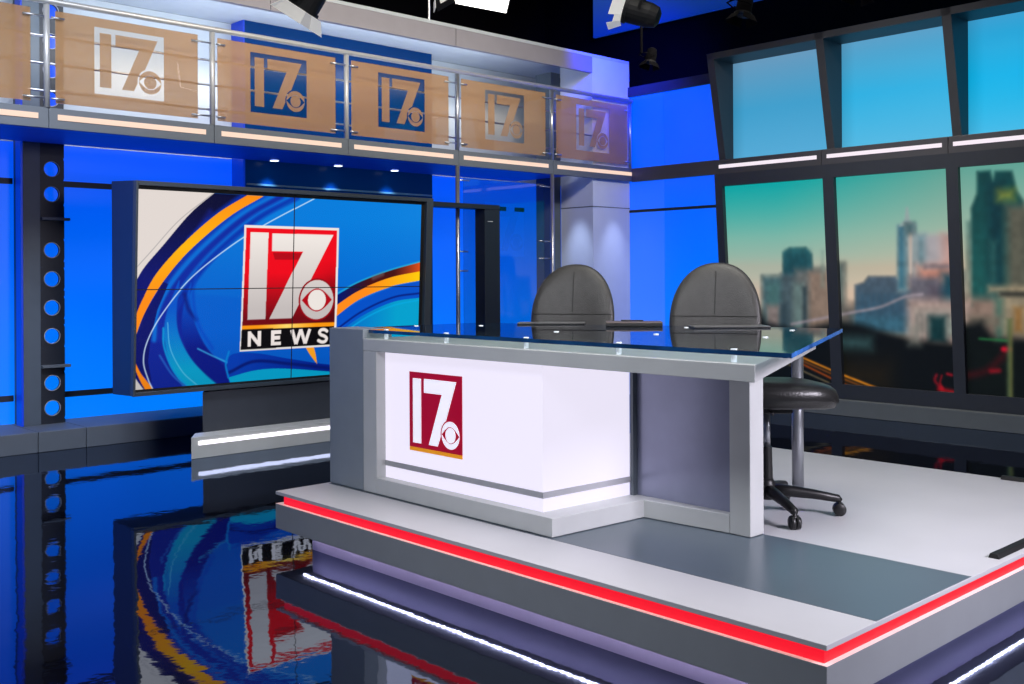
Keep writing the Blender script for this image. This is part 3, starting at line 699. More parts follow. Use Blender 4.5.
    P.stroke(spline([(0.93, 0.10), (1.2, 0.19), (1.6, 0.14), (2.1, 0.06)]), 0.03, (0, 20, 110), 0.9, 0.02)
    P.stroke(spline([(0.60, 0.345), (0.75, 0.27), (0.90, 0.20)]), 0.014, (60, 180, 235), 0.8, 0.01)
    P.stroke(spline([(0.92, 0.30), (0.89, 0.18), (0.92, 0.05)]), 0.02, (0, 130, 215), 0.9, 0.01)
    # right swoosh
    P.poly(spline([(2.05, 0.45), (2.45, 0.68), (2.85, 0.82), (3.21, 0.86)]) + [(3.21, 0.2), (2.05, 0.2)], lambda X, Y: mixc((0, 90, 200), (0, 160, 205), np.clip((X - 2.0) / 0.9, 0, 1)))
    P.poly(spline([(2.05, 0.58), (2.42, 0.76), (2.81, 0.89), (3.21, 0.955)]) + spline([(3.21, 0.78), (2.85, 0.74), (2.45, 0.60), (2.1, 0.40)]), (0, 80, 200))
    P.stroke(spline([(2.1, 0.45), (2.45, 0.65), (2.85, 0.79), (3.21, 0.83)]), 0.02, (0, 26, 120), 0.9, 0.012)
    P.stroke(spline([(2.1, 0.36), (2.5, 0.58), (2.85, 0.70), (3.21, 0.755)]), 0.014, (0, 170, 225), 0.9, 0.012)
    P.poly(spline([(2.0, 0.74), (2.15, 0.835), (2.41, 0.955), (2.80, 1.075), (3.21, 1.168)]) + spline([(3.21, 1.05), (2.81, 0.99), (2.42, 0.865), (2.15, 0.725), (2.0, 0.64)]), lambda X, Y: mixc((0, 20, 110), (70, 14, 16), np.clip((X - 2.15) / 0.4, 0, 1)) * (1 - np.clip((X - 2.85) / 0.4, 0, 1) * .3)[..., None] + np.array([170, 70, 10]) * np.clip((X - 2.85) / 0.36, 0, 1)[..., None])
    P.poly(spline([(2.0, 0.64), (2.153, 0.737), (2.415, 0.875), (2.805, 1.0), (3.21, 1.067)]) + spline([(3.21, 0.966), (2.808, 0.903), (2.417, 0.779), (2.138, 0.612), (2.0, 0.50)]), lambda X, Y: mixc((255, 140, 24), (255, 204, 0), np.clip((X - 2.5) / 0.7, 0, 1)))
    P.stroke(spline([(2.1, 0.83), (2.412, 0.962), (2.803, 1.082), (3.21, 1.175)]), 0.014, (40, 200, 215), 0.7, 0.012)
    P.stroke([(2.58, 0.995), (2.70, 1.035)], 0.045, (120, 110, 110), 0.5, 0.03)
    # white corner, navy band, orange band
    wedge = spline([(0.741, 1.80), (0.502, 1.598), (0.244, 1.30), (0.077, 1.107), (-0.02, 0.95)])
    oo = spline([(1.088, 1.80), (0.775, 1.609), (0.448, 1.331), (0.191, 1.052), (0.054, 0.807), (-0.02, 0.62)])
    oi = spline([(1.268, 1.80), (0.901, 1.585), (0.508, 1.262), (0.25, 0.969), (0.084, 0.698), (-0.02, 0.43)])
    P.poly(wedge + [(-0.02, 0.62)] + oo[::-1], lambda X, Y: mixc((6, 16, 110), (2, 4, 50), np.clip((Y - 1.0) / 0.7, 0, 1)))
    P.stroke(spline([(0.70, 1.62), (0.56, 1.40), (0.52, 1.30)]), 0.05, (20, 40, 160), 0.5, 0.05)
    P.stroke(spline([(1.05, 1.80), (0.74, 1.58), (0.5, 1.36)]), 0.05, (0, 60, 200), 0.7, 0.04)
    P.poly([(-0.02, 1.82)] + [(0.76, 1.82)] + wedge, (226, 216, 210))
    P.stroke(spline([(0.72, 1.79), (0.635, 1.724), (0.386, 1.524), (0.131, 1.243), (-0.006, 1.093)]), 0.006, (120, 120, 124), 0.6, 0.006)
    P.poly(oo + oi[::-1], lambda X, Y: mixc((255, 140, 10), (255, 184, 0), np.clip(1 - np.abs(Y - 1.3) * 2, 0, 1)))
    # bottom left corner
    P.poly([(-0.02, 0.30), (0.008, 0.26), (0.05, 0.16), (0.094, 0.095), (0.166, 0.012), (0.18, -0.01), (-0.02, -0.01)], (4, 14, 104))
    P.poly(spline([(-0.01, 0.27), (0.05, 0.155), (0.11, 0.075), (0.18, -0.01)]) + spline([(0.10, -0.01), (0.05, 0.08), (0.0, 0.19)]), (255, 140, 10))
    P.poly([(-0.01, -0.01), (-0.01, 0.13), (0.03, 0.07), (0.09, -0.01)], (214, 208, 204))
    # white hairline orbit
    P.stroke(spline([(1.835, 1.802), (1.29, 1.525), (0.907, 1.297), (0.513, 0.996), (0.255, 0.693), (0.116, 0.45), (0.077, 0.26), (0.122, 0.093), (0.166, 0.0)]), 0.011, (205, 228, 248), 0.95, 0.006)
    P.poly(spline([(1.765, 0.30), (1.82, 0.22), (1.905, 0.12)]) + spline([(1.905, 0.12), (1.885, 0.22), (1.86, 0.30)]), (255, 165, 30))
    # logo plate
    P.poly([(1.034, 0.294), (2.128, 0.294), (2.137, 1.512), (1.06, 1.512)], (236, 230, 226))
    P.poly([(1.056, 0.52), (2.105, 0.52), (2.112, 1.488), (1.082, 1.488)], lambda X, Y: mixc((110, 4, 14), (240, 4, 24), np.clip((Y - 0.60) / 0.45, 0, 1)) * (1 - 0.25 * np.clip((X - 1.75) / 0.3, 0, 1) * np.clip((1.2 - Y) / 0.3, 0, 1))[..., None])
    P.poly([(1.375, 1.25), (1.73, 1.25), (1.70, 1.18), (1.40, 1.18)], (140, 4, 16), 0.6)
    wh = lambda X, Y: mixc((196, 188, 186), (240, 232, 226), np.clip((Y - 0.7) / 0.7, 0, 1))
    P.poly([(1.128, 1.442), (1.324, 1.442), (1.307, 0.60), (1.110, 0.60)], wh)
    P.poly([(1.365, 1.438), (2.069, 1.440), (1.78, 0.93), (1.60, 0.60), (1.348, 0.60), (1.713, 1.265), (1.366, 1.265)], wh)
    cc = (1.887, 0.780)
    P.poly(arc(cc[0], cc[1], 0.215, 0.215, 0, 2 * PI, 40), (150, 4, 16))
    P.poly(arc(cc[0], cc[1], 0.197, 0.198, 0, 2 * PI, 40), wh)
    n = 20; k = 0.118
    P.poly([(cc[0] - 0.178 + 0.356 * i / n, cc[1] + k * math.sin(PI * i / n)) for i in range(n + 1)] + [(cc[0] + 0.178 - 0.356 * i / n, cc[1] - k * math.sin(PI * i / n)) for i in range(n + 1)], (176, 6, 22))
    P.poly(arc(cc[0], cc[1], 0.106, 0.106, 0, 2 * PI, 30), (236, 228, 222))
    P.poly([(1.054, 0.545), (2.105, 0.545), (2.104, 0.505), (1.053, 0.507)], lambda X, Y: mixc((250, 150, 10), (255, 220, 110), np.clip(1 - np.abs(X - 1.55) * 3, 0, 1)))
    P.poly([(1.052, 0.507), (2.103, 0.505), (2.098, 0.315), (1.044, 0.31)], (8, 6, 8))
    W = (240, 230, 226); w = 0.036; z0, z1 = 0.338, 0.485
    for pts in ([(1.135, z0), (1.135, z1)], [(1.135, z1 - .012), (1.245, z0 + .012)], [(1.245, z0), (1.245, z1)],
                [(1.392, z0), (1.392, z1)], [(1.392, z0 + .017), (1.485, z0 + .017)], [(1.392, 0.412), (1.475, 0.412)], [(1.392, z1 - .017), (1.485, z1 - .017)],
                [(1.605, z1), (1.652, z0)], [(1.652, z0), (1.705, z1)], [(1.705, z1), (1.758, z0)], [(1.758, z0), (1.81, z1)]):
        # letters of NEWS as flat strokes
        (x1, y1), (x2, y2) = pts; d = math.hypot(x2 - x1, y2 - y1); nx, ny = -(y2 - y1) / d * w / 2, (x2 - x1) / d * w / 2
        P.poly([(x1 + nx, y1 + ny), (x2 + nx, y2 + ny), (x2 - nx, y2 - ny), (x1 - nx, y1 - ny)], W)
    P.stroke(spline([(2.015, 0.455), (1.985, 0.472), (1.945, 0.470), (1.925, 0.445), (1.945, 0.420), (1.985, 0.405), (2.012, 0.380), (1.995, 0.350), (1.955, 0.345), (1.915, 0.362)], 6), 0.034, W, 1, 0.006)
    # quiet vignette of the panels towards the bottom
    P.img *= (0.90 + 0.10 * np.clip(Y / 0.5, 0, 1))[..., None]
    return P.result()
dpx = display_picture()
vw = thing('video_wall', 'large four-panel video wall showing the 17 news logo on blue swooshes', 'screen', (5.54, 9.3, 0.6))
hs = MB()
fb, ft = sv(0, -0.055, -0.02), sv(0, 1.875, -0.02)
hs.hexa([(3.902, fb[1], fb[2]), (7.275, fb[1], fb[2]), (7.275, 9.54, 0.58), (3.902, 9.54, 0.58), (3.902, ft[1], ft[2]), (7.275, ft[1], ft[2]), (7.275, 9.54, 2.547), (3.902, 9.54, 2.547)])
obj('housing', hs, M['housing'], vw, bevel=0.004)
fr = MB()
sbox(fr, -0.034, -0.012, -0.055, 1.875, -0.02, 0.045); sbox(fr, 3.250, 3.339, -0.055, 1.875, -0.02, 0.045)
sbox(fr, -0.012, 3.250, -0.055, -0.022, -0.02, 0.045); sbox(fr, -0.012, 3.250, 1.835, 1.875, -0.02, 0.045)
obj('frame', fr, M['screen_frame'], vw, bevel=0.003)
obj('backing', sbox(MB(), -0.012, 3.25, -0.022, 1.835, -0.019, -0.004), M['black'], vw)
ny, nx, _ = dpx.shape
for a, bq in ((0, 0), (1, 0), (0, 1), (1, 1)):
    i0, i1 = (0, nx // 2 + 1) if a == 0 else (nx // 2, nx); j0, j1 = (0, ny // 2 + 1) if bq == 0 else (ny // 2, ny)
    u0_, u1_ = (0.0, 1.599) if a == 0 else (1.605, SW); v0_, v1_ = (0.0, 0.897) if bq == 0 else (0.903, SH)
    def fn(s, t, u0_=u0_, u1_=u1_, v0_=v0_, v1_=v1_):
        u = u0_ + (u1_ - u0_) * s; v = v0_ + (v1_ - v0_) * t
        return np.stack([3.936 + u, 9.128 - v * ST, 0.647 + v * CT], -1)
    picture_mesh('screen_panel', dpx[j0:j1, i0:i1], fn, M['screen'], vw, ['lower left screen panel', 'lower right screen panel', 'upper left screen panel', 'upper right screen panel'][a + 2 * bq])
bz = MB(); sbox(bz, 1.5975, 1.6065, 0, SH, -0.004, 0.003); sbox(bz, 0, SW, 0.8955, 0.9045, -0.004, 0.003)
obj('bezel', bz, M['black'], vw)
ds = thing('display_stand', 'dark stand with a silver lit foot under the video wall', 'stand', (5.54, 9.3, 0))
obj('upright', MB().prism([(4.59, 9.135), (6.50, 9.135), (6.30, 9.50), (4.82, 9.50)], 0, 0.575), mat('stand_dark', (66, 70, 78), 0.4, var=0.04), ds, bevel=0.004)
obj('foot', MB().prism([(4.36, 8.90), (6.72, 8.90), (6.58, 9.13), (4.51, 9.13)], 0, 0.198), M['silver'], ds, bevel=0.004, label='silver foot')
obj('light_strip', MB().box(4.43, 6.66, 8.893, 8.901, 0.122, 0.156), M['white_led'], ds, label='white light strip')

# ================================================================== PLATFORM
PT = 0.36
X0, X1, Y0, Y1 = 3.26, 6.75, 1.885, 5.555
pf_ = thing('stage_platform', 'low grey stage platform with red light strip under its edge, carrying the desk', 'platform', (5.0, 3.7, 0))
obj('top_deck', MB().box(X0, X1, Y0, Y1, 0.340, PT), M['deck'], pf_, bevel=0.002, label='light grey deck')
obj('dark_inlay', MB().box(3.62, 4.444, Y0 + 0.004, 5.53, PT, PT + 0.0012), M['inlay'], pf_, label='slate grey deck inlay')
obj('red_light_strip', MB().box(X0 + 0.022, X0 + 0.05, Y0 + 0.022, Y1 - 0.06, 0.2865, 0.340), M['red_led'], pf_, label='red light strip along the front')
obj('red_light_strip', MB().box(X0 + 0.051, X1 - 0.02, Y0 + 0.022, Y0 + 0.05, 0.2865, 0.340), M['red_led'], pf_, label='red light strip along the right side')
obj('core', MB().box(X0 + 0.06, X1 - 0.05, Y0 + 0.06, Y1 - 0.07, 0.2865, 0.339), M['black'], pf_)
obj('riser', MB().box(X0, X1, Y0, Y1, 0.138, 0.285), M['riser'], pf_, bevel=0.002)
obj('lit_ledge_sheet', MB().box(X0 + 0.0005, X1, Y0 + 0.0005, Y1, 0.2852, 0.2864), M['ledge'], pf_, label='ledge under the red light, lit tone painted in')  # thin sheet over the riser carrying the painted light of the ledge
obj('toe_kick', MB().box(X0 + 0.175, X1 - 0.2, Y0 + 0.175, Y1 - 0.13, 0, 0.137), mat('toe_kick', (170, 162, 190), 0.5, var=0.03), pf_)
obj('under_light', MB().box(X0 + 0.100, X0 + 0.108, Y0 + 0.11, Y1 - 0.15, 0.128, 0.1375), M['under_led'], pf_, label='white light strip under the front edge')
obj('under_light', MB().box(X0 + 0.12, X1 - 0.2, Y0 + 0.100, Y0 + 0.108, 0.128, 0.1375), M['under_led'], pf_, label='white light strip under the right edge')
for k, (x0, x1, y0, y1) in enumerate(((4.80, 5.9, 1.915, 1.965), (6.69, 6.745, 1.95, 2.66))):
    o = thing('cable_cover', ['flat black cable cover along the right edge of the platform', 'flat black cable cover on the far back corner of the platform'][k], 'cable cover', ((x0 + x1) / 2, (y0 + y1) / 2, PT), 0, 'cable covers on the platform')
    cm = MB()
    if k == 0: cm.prism([(y0, PT), (y1, PT), (y1 - 0.008, PT + 0.022), (y0 + 0.008, PT + 0.022)], x0, x1, 0)
    else: cm.prism([(x0, PT), (x1, PT), (x1 - 0.008, PT + 0.022), (x0 + 0.008, PT + 0.022)], y0, y1, 1)
    obj('cover_strip', cm, M['black'], o, bevel=0.002)

# ================================================================== ANCHOR DESK
DZ = PT
dk = thing('anchor_desk', 'grey news desk with glowing white front, red 17 logo and glass top', 'desk', (4.3, 4.0, DZ))
dz0 = DZ + 0.004
obj('counter_slab', MB().prism([(3.635, 2.42), (5.568, 3.28), (5.33, 3.66), (4.70, 5.10), (4.62, 5.172), (3.635, 5.172)], 1.205, 1.277), M['desk_grey'], dk, bevel=0.003)
obj('front_post', MB().box(3.635, 3.76, 5.040, 5.172, dz0, 1.2045), M['desk_grey'], dk, bevel=0.003)
obj('base_plinth', MB().prism([(3.635, 3.586), (4.292, 3.552), (4.326, 3.032), (4.42, 3.032), (4.42, 5.172), (3.762, 5.172), (3.762, 5.039), (3.635, 5.039)], dz0, 0.457), M['desk_grey'], dk, bevel=0.003)
obj('leg', MB().box(4.326, 4.443, 2.910, 3.030, dz0, 1.2045), M['desk_grey'], dk, bevel=0.003)
obj('front_panel', MB().prism([(3.70, 5.038), (3.70, 3.714), (4.335, 3.684), (4.335, 3.74), (3.755, 3.768), (3.755, 5.038)], 0.4575, 1.2045), M['white_panel'], dk, label='glowing white front panel')
obj('trim_band', MB().prism([(3.695, 5.038), (3.695, 3.709), (4.336, 3.679), (4.336, 3.683), (3.699, 3.713), (3.699, 5.038)], 0.527, 0.558), M['band'], dk, label='grey band across the white panel')
obj('corner_trim', MB().box(4.336, 4.372, 3.66, 3.679, 0.4575, 1.2045), M['fascia'], dk, label='dark vertical trim')
obj('kick_panel', MB().box(4.372, 4.40, 3.032, 3.70, 0.4575, 1.2045), M['kick'], dk, label='satin blue-grey panel under the right end')
obj('cabinet', MB().box(3.76, 4.40, 3.775, 5.17, 0.4575, 1.2045), M['desk_side'], dk)
obj('end_panel', MB().box(3.635, 3.85, 5.174, 5.535, dz0, 1.331), M['desk_side'], dk, bevel=0.003, label='darker grey end panel')
obj('support_post', MB().cyl((5.43, 3.322, DZ + 0.002), (5.43, 3.322, 1.2045), 0.034, 20), M['chrome'], dk, smooth=True, label='metal support post')
# glass top; blue light in the edges painted as glow, brighter on the right
gpoly = [(3.672, 5.166), (3.672, 2.272), (5.588, 3.118), (5.504, 3.534), (4.694, 5.396), (4.097, 5.417), (3.862, 5.40), (3.862, 5.166)]
gt = obj('glass_top', MB().prism(gpoly, 1.310, 1.330), M['desk_glass'], dk)
gt.data.materials.append(M['glass_edge']); gt.data.materials.append(M['glass_edge_lit'])
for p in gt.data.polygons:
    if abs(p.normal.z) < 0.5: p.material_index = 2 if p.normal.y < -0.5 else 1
caps = [(3.71, 5.04), (3.71, 4.48), (3.71, 3.84), (3.71, 3.215), (3.705, 2.57), (4.14, 5.30), (4.444, 5.017), (4.228, 4.13), (4.394, 3.545), (4.541, 2.96), (5.10, 3.88), (5.232, 3.234)]
for (x, y) in caps:
    s = obj('standoff', MB().lathe([(0.013, 1.2772), (0.013, 1.3098)], (x, y, 0), 14), M['acrylic'], dk, smooth=False, label='clear standoff')
    obj('cap', MB().lathe([(0.014, 1.3302), (0.015, 1.332), (0.013, 1.334), (0.001, 1.3345)], (x, y, 0), 18), M['acrylic'], s, smooth=True)
# logo sign on the white panel
lw, lh, ly, lz = 0.465, 0.453, 4.798, 0.647
lp = obj('logo_plate', MB().box(3.6945, 3.6995, ly - lw, ly, lz + 0.022, lz + lh), M['red'], dk, label='red 17 logo plate')
obj('gold_stripe', MB().box(3.6945, 3.6995, ly - lw, ly, lz, lz + 0.0215), M['gold'], lp)
L = logo_shapes(lw, lh)
def lpoly(pts): return [(ly - p[0], lz + p[1]) for p in pts]
obj('numeral_one', MB().prism(lpoly(L['one']), 3.692, 3.6943, 0), M['white'], lp)
obj('numeral_seven', MB().prism(lpoly(L['seven']), 3.692, 3.6943, 0), M['white'], lp)
obj('eye_emblem', MB().prism(lpoly(L['cap_up']), 3.692, 3.6943, 0).prism(lpoly(L['cap_dn']), 3.692, 3.6943, 0).prism(lpoly(L['pupil']), 3.692, 3.6943, 0), M['white'], lp)

# ------------------------------------------------------------------ things on the glass
GT = 1.3305
def desk_item(name, label, cat, c, w, d, h, ang, group=None):
    o = thing(name, label, cat, (c[0], c[1], GT), ang, group)
    return o
a_pad = math.atan2(-0.335, 0.285)
for k, (c, w, d, ang, lab) in enumerate((((4.90, 4.83), 0.44, 0.16, a_pad, 'thin black closed laptop on the glass in front of the left swivel chair'),
                                       ((5.27, 3.69), 0.46, 0.18, math.atan2(-0.25, 0.37) - 0.12, 'thin black closed laptop on the glass in front of the right swivel chair'))):
    o = thing('laptop', lab, 'laptop', (c[0], c[1], GT), ang, 'closed laptops on the desk')
    obj('body', MB().box(-w / 2, w / 2, -d / 2, d / 2, 0, 0.006), M['nylon'], o, local=True, bevel=0.002)
    obj('lid', MB().box(-w / 2, w / 2, -d / 2, d / 2, 0.0065, 0.012), M['laptop'], o, local=True, bevel=0.002)
o = thing('tablet_case', 'thick dark folder case lying on the glass between the two chairs', 'case', (5.06, 4.26, GT), math.atan2(-0.23, 0.206))
obj('cover', MB().box(-0.175, 0.175, -0.11, 0.11, 0, 0.020), M['black'], o, local=True, bevel=0.005)
obj('top_flap', MB().box(-0.175, 0.175, -0.11, 0.11, 0.0205, 0.028), mat('brown_cover', (98, 88, 84), 0.5, var=0.05), o, local=True, bevel=0.003)
obj('strap', MB().box(-0.08, 0.06, 0.02, 0.06, 0.0285, 0.036), M['seam'], o, local=True, bevel=0.002)

# ================================================================== SWIVEL CHAIRS
def seat_mb(cx, hx, hy, z0, z1):
    mb = MB(); n = 40; prof = [(0.02, 0.0), (0.80, 0.0), (0.93, 0.12), (1.0, 0.42), (0.995, 0.62), (0.95, 0.85), (0.86, 0.97), (0.6, 1.03), (0.3, 1.0), (0.02, 0.985)]
    vs = []; fs = []
    for (r, t) in prof:
        for k in range(n):
            a = 2 * PI * k / n; c, s = math.cos(a), math.sin(a); e = 2.6
            x = math.copysign(abs(c) ** (2 / e), c); y = math.copysign(abs(s) ** (2 / e), s)
            droop = -0.03 * max(0, x * r) ** 3
            vs.append((cx + hx * r * x, hy * r * y, z0 + (z1 - z0) * t + droop))
    m_ = len(prof)
    for i in range(m_ - 1):
        for k in range(n): fs.append((i * n + k, i * n + (k + 1) % n, (i + 1) * n + (k + 1) % n, (i + 1) * n + k))
    fs.append(tuple(range(n - 1, -1, -1))); fs.append(tuple(range((m_ - 1) * n, m_ * n)))
    return mb.add(vs, fs)
def back_pt(yn, zn, side):
    """point on the backrest cushion; yn, zn in the unit superellipse"""
    up = zn > 0
    rho = (abs(yn) ** 2.2 + abs(zn) ** 2.2) ** (1 / 2.2) if up else (abs(yn) ** 3.4 + abs(zn) ** 3.4) ** (1 / 3.4)
    hw = 0.294 if up else 0.294 - 0.05 * (-zn) ** 1.5
    y = hw * yn; z = 0.975 + (0.395 if up else 0.335) * zn
    th = 0.062 * max(0.0, 1 - min(1, rho) ** 5) ** 0.5
    x = -0.335 - 0.16 * (z - 0.975) + 0.10 * (y / 0.3) ** 2 * 0.6 + side * th
    return (x, y, z)
def back_mb():
    mb = MB(); n = 56; rings = [0.0, 0.25, 0.5, 0.7, 0.83, 0.92, 0.97, 0.993, 1.0]
    vs = []; fs = []; idx = {}
    for side in (1, -1):
        for ri, r in enumerate(rings):
            if ri == len(rings) - 1 and side == -1: continue
            for k in range(n):
                a = 2 * PI * k / n; c, s = math.cos(a), math.sin(a); e = 2.2 if s > 0 else 3.4
                yn = r * math.copysign(abs(c) ** (2 / e), c); zn = r * math.copysign(abs(s) ** (2 / e), s)
                idx[(side, ri, k)] = len(vs); vs.append(back_pt(yn, zn, side))
    for side in (1, -1):
        for ri in range(len(rings) - 1):
            for k in range(n):
                j = (k + 1) % n
                g = lambda a, b: idx[(1 if a == len(rings) - 1 else side, a, b)]
                fs.append((g(ri, k), g(ri, j), g(ri + 1, j), g(ri + 1, k)))
    return mb.add(vs, fs)
def add_base(root, ang0, r=0.34):
    obj('hub', MB().lathe([(0.028, 0.075), (0.045, 0.085), (0.05, 0.13), (0.04, 0.17), (0.03, 0.19)], (0, 0, 0), 20), M['nylon'], root, local=True, smooth=True)
    obj('gas_column', MB().cyl((0, 0, 0.36), (0, 0, 0.545), 0.017, 16), M['chrome'], root, local=True, smooth=True)
    obj('column_cover', MB().tube([(0, 0, 0.185), (0, 0, 0.19), (0, 0, 0.36)], [0.030, 0.030, 0.026], 16), M['nylon'], root, local=True)
    for k in range(5):
        a = ang0 + 2 * PI * k / 5; c, s = math.cos(a), math.sin(a)
        P = [(0.02 * c, 0.02 * s, 0.125), (0.12 * c, 0.12 * s, 0.122), (0.24 * c, 0.24 * s, 0.110), (r * c, r * s, 0.090), ((r + 0.012) * c, (r + 0.012) * s, 0.078)]
        lg = obj('leg', MB().tube(P, [0.034, 0.031, 0.026, 0.021, 0.012], 10), M['nylon'], root, local=True, smooth=True)
        cm = MB(); cx, cy = (r + 0.004) * c, (r + 0.004) * s
        tx, ty = -s, c
        for q in (-1, 1):
            p0 = Vector((cx + tx * 0.002 * q, cy + ty * 0.002 * q, 0.034)); p1 = Vector((cx + tx * 0.026 * q, cy + ty * 0.028 * q, 0.034))
            cm.tube([p0, p0.lerp(p1, 0.15), p0.lerp(p1, 0.85), p1], [0.030, 0.034, 0.034, 0.030], 18)
        cm.cyl((cx, cy, 0.035), (cx, cy, 0.088), 0.010, 10)
        cm.tube([(cx - tx * 0.018, cy - ty * 0.018, 0.058), (cx + tx * 0.018, cy + ty * 0.018, 0.058)], [0.014, 0.014], 10)
        obj('caster', cm, M['nylon'], lg, local=True, smooth=True)
def back_line(pts):
    out = []
    for (yn, zn) in pts:
        p = back_pt(yn, zn, 1); out.append((p[0] + 0.001, p[1], p[2]))
    return out
ch = thing('swivel_chair', 'black leather swivel chair behind the desk on the left, nearest the video wall', 'chair', (4.972, 4.80, PT), math.atan2(-0.50, -0.866), 'leather swivel chairs behind the desk')
add_base(ch, 0.3)
obj('seat', seat_mb(0.02, 0.26, 0.27, 0.575, 0.69), M['seat_leather'], ch, local=True, smooth=True)
obj('mechanism', MB().box(-0.14, 0.10, -0.08, 0.08, 0.545, 0.574), M['nylon'], ch, local=True, bevel=0.006)
bk = obj('backrest', back_mb(), M['leather'], ch, local=True, smooth=True)
obj('seam', MB().tube(back_line([(0.0, 0.16 + 0.7 * i / 10) for i in range(11)]), 0.003, 6).tube(back_line([(-0.93 + 1.86 * i / 24, 0.13) for i in range(25)]), 0.0035, 6), M['seam'], bk, local=True)
obj('back_support', MB().tube([(-0.12, 0, 0.56), (-0.27, 0, 0.56), (-0.375, 0, 0.62), (-0.405, 0, 0.80), (-0.39, 0, 0.95)], [0.022, 0.024, 0.024, 0.022, 0.02], 10), M['nylon'], ch, local=True, smooth=True)
dup(ch, (5.26, 3.845, PT), math.atan2(-0.44, -0.90), 'black leather swivel chair behind the desk on the right, in front of the windows')
st = thing('swivel_stool', 'black leather swivel seat on casters tucked under the right end of the desk', 'stool', (4.862, 3.162, PT), math.radians(-43.3))
add_base(st, math.radians(61.3), 0.37)
obj('seat', seat_mb(0.075, 0.292, 0.268, 0.585, 0.715), M['seat_leather'], st, local=True, smooth=True)
obj('mechanism', MB().box(-0.12, 0.12, -0.08, 0.08, 0.545, 0.605), M['nylon'], st, local=True, bevel=0.006)
obj('lever', MB().tube([(-0.02, -0.07, 0.57), (-0.02, -0.17, 0.565), (-0.02, -0.21, 0.56)], [0.006, 0.006, 0.009], 8), M['nylon'], st, local=True, smooth=True)

# ================================================================== STAGE LIGHTS (hung from the ceiling by rods)
def pt(px, py, d):
    v = f_ + r_ * ((px - 512) / F) - u_ * ((py - 277.4) / F); return Vector((0, 0, 1.64)) + v * d
def stage_light(label, p, aim, size=1.0, lit=(0, 2, 3), group='studio lamps above the set', body='lamp_grey', spread=0.4, dl=0.13):
    aim = Vector(aim).normalized(); z = -aim
    x = z.cross(Vector((0, 0, 1))).normalized(); y = z.cross(x).normalized()
    if y.z < 0: y = -y; x = -x
    Mx = Matrix(((x.x, y.x, z.x), (x.y, y.y, z.y), (x.z, y.z, z.z))).to_4x4() @ Matrix.Scale(size, 4)
    o = thing('studio_light', label, 'studio lamp', p, 0, group)
    def part(name, mb, m, parent=o, **k): return obj(name, mb.xf(Mx), m, parent, local=True, **k)
    part('housing', MB().tube([(0, 0, 0.0), (0, 0, 0.05), (0, 0, 0.22), (0, 0, 0.30), (0, 0, 0.33)], [0.125, 0.125, 0.12, 0.10, 0.05], 20), M[body])
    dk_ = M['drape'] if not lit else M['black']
    part('front_ring', MB().tube([(0, 0, 0.012), (0, 0, -0.02)], [0.14, 0.14], 20), M['black'])
    part('lens', MB().lathe([(0.001, -0.026), (0.07, -0.024), (0.105, -0.0205)], (0, 0, 0), 20), M['lamp_lit'] if lit else M['black'], smooth=True)
    for k in range(4):
        a = k * PI / 2; c, s = math.cos(a), math.sin(a)
        q = []
        for (t, w, h) in ((0.142, 0.10, -0.02), (0.142 + spread * dl * 1.2, 0.10 + dl * 0.3, -dl)):
            for sg in (-1, 1): q.append((c * t - s * w * sg, s * t + c * w * sg, h))
        th = 0.006
        vs = q + [(v[0] + c * th, v[1] + s * th, v[2]) for v in q]
        part('barn_door', MB().add(vs, [(0, 1, 3, 2), (4, 6, 7, 5), (0, 4, 5, 1), (2, 3, 7, 6), (0, 2, 6, 4), (1, 5, 7, 3)]), M['lamp_lit'] if (lit and k in lit) else dk_)
    part('yoke', MB().tube([(-0.15, 0, 0.12), (-0.17, 0.10, 0.12), (-0.10, 0.26, 0.12), (0.10, 0.26, 0.12), (0.17, 0.10, 0.12), (0.15, 0, 0.12)], 0.012, 8), dk_)
    top = Mx @ Vector((0, 0.26, 0.12))
    obj('hanging_rod', MB().cyl(top, (top.x, top.y, 6.6 - p.z), 0.014, 10), M['drape'], o, local=True)
    return o
def cdir(r, u, f): return r_ * r + u_ * u + f_ * f
L1 = stage_light('studio lamp with white barn doors before the balcony soffit, leftmost hanging lamp', pt(304, 8, 7.6), cdir(-0.55, -0.85, 0.10), 0.86, (0, 1, 2, 3), body='black')
L2 = stage_light('studio lamp with pale barn doors and yellow tape beside the bright soft light', pt(443, -6, 8.6), cdir(0.6, -1, 0.1), 0.62, (0, 3), body='black')
obj('tape_band', MB().box(-0.10, -0.07, -0.05, 0.05, -0.02, 0.10), M['yellow'], L2, local=True, label='yellow tape')
L3 = stage_light('studio lamp with a pale left door against the high blue drop', pt(627, 9, 8.0), cdir(-0.9, 0.30, 0.15), 0.80, (0, 1, 2, 3), body='black')
for k, (px, py, d) in enumerate(((743, 14, 9.6), (859, -8, 9.6), (650, 62, 10.6))):
    stage_light(['unlit black studio lamp hanging above the left upper window bay', 'unlit black studio lamp hanging above the middle upper window bay', 'unlit black studio lamp hanging low in front of the dark gap over the corner column'][k],
                pt(px, py, d), cdir(-0.2, -1, -0.1), 0.6 if k < 2 else 0.45, (), body='drape')
sp = thing('soft_light', 'bright white rectangular soft light panel hanging above the balcony', 'studio lamp', pt(478, -14, 9.0))
q = [pt(px, py, d) - sp.location for (px, py, d) in ((446, -30, 8.9), (514, -20, 9.1), (506, 13, 9.1), (456, 3.5, 8.9))]
bk_ = [v + cdir(0, 0.04, 0.08) for v in q]
obj('lamp_face', MB().add([v for v in q], [(0, 1, 2, 3)]), M['lamp_panel'], sp, local=True, label='glowing white face')
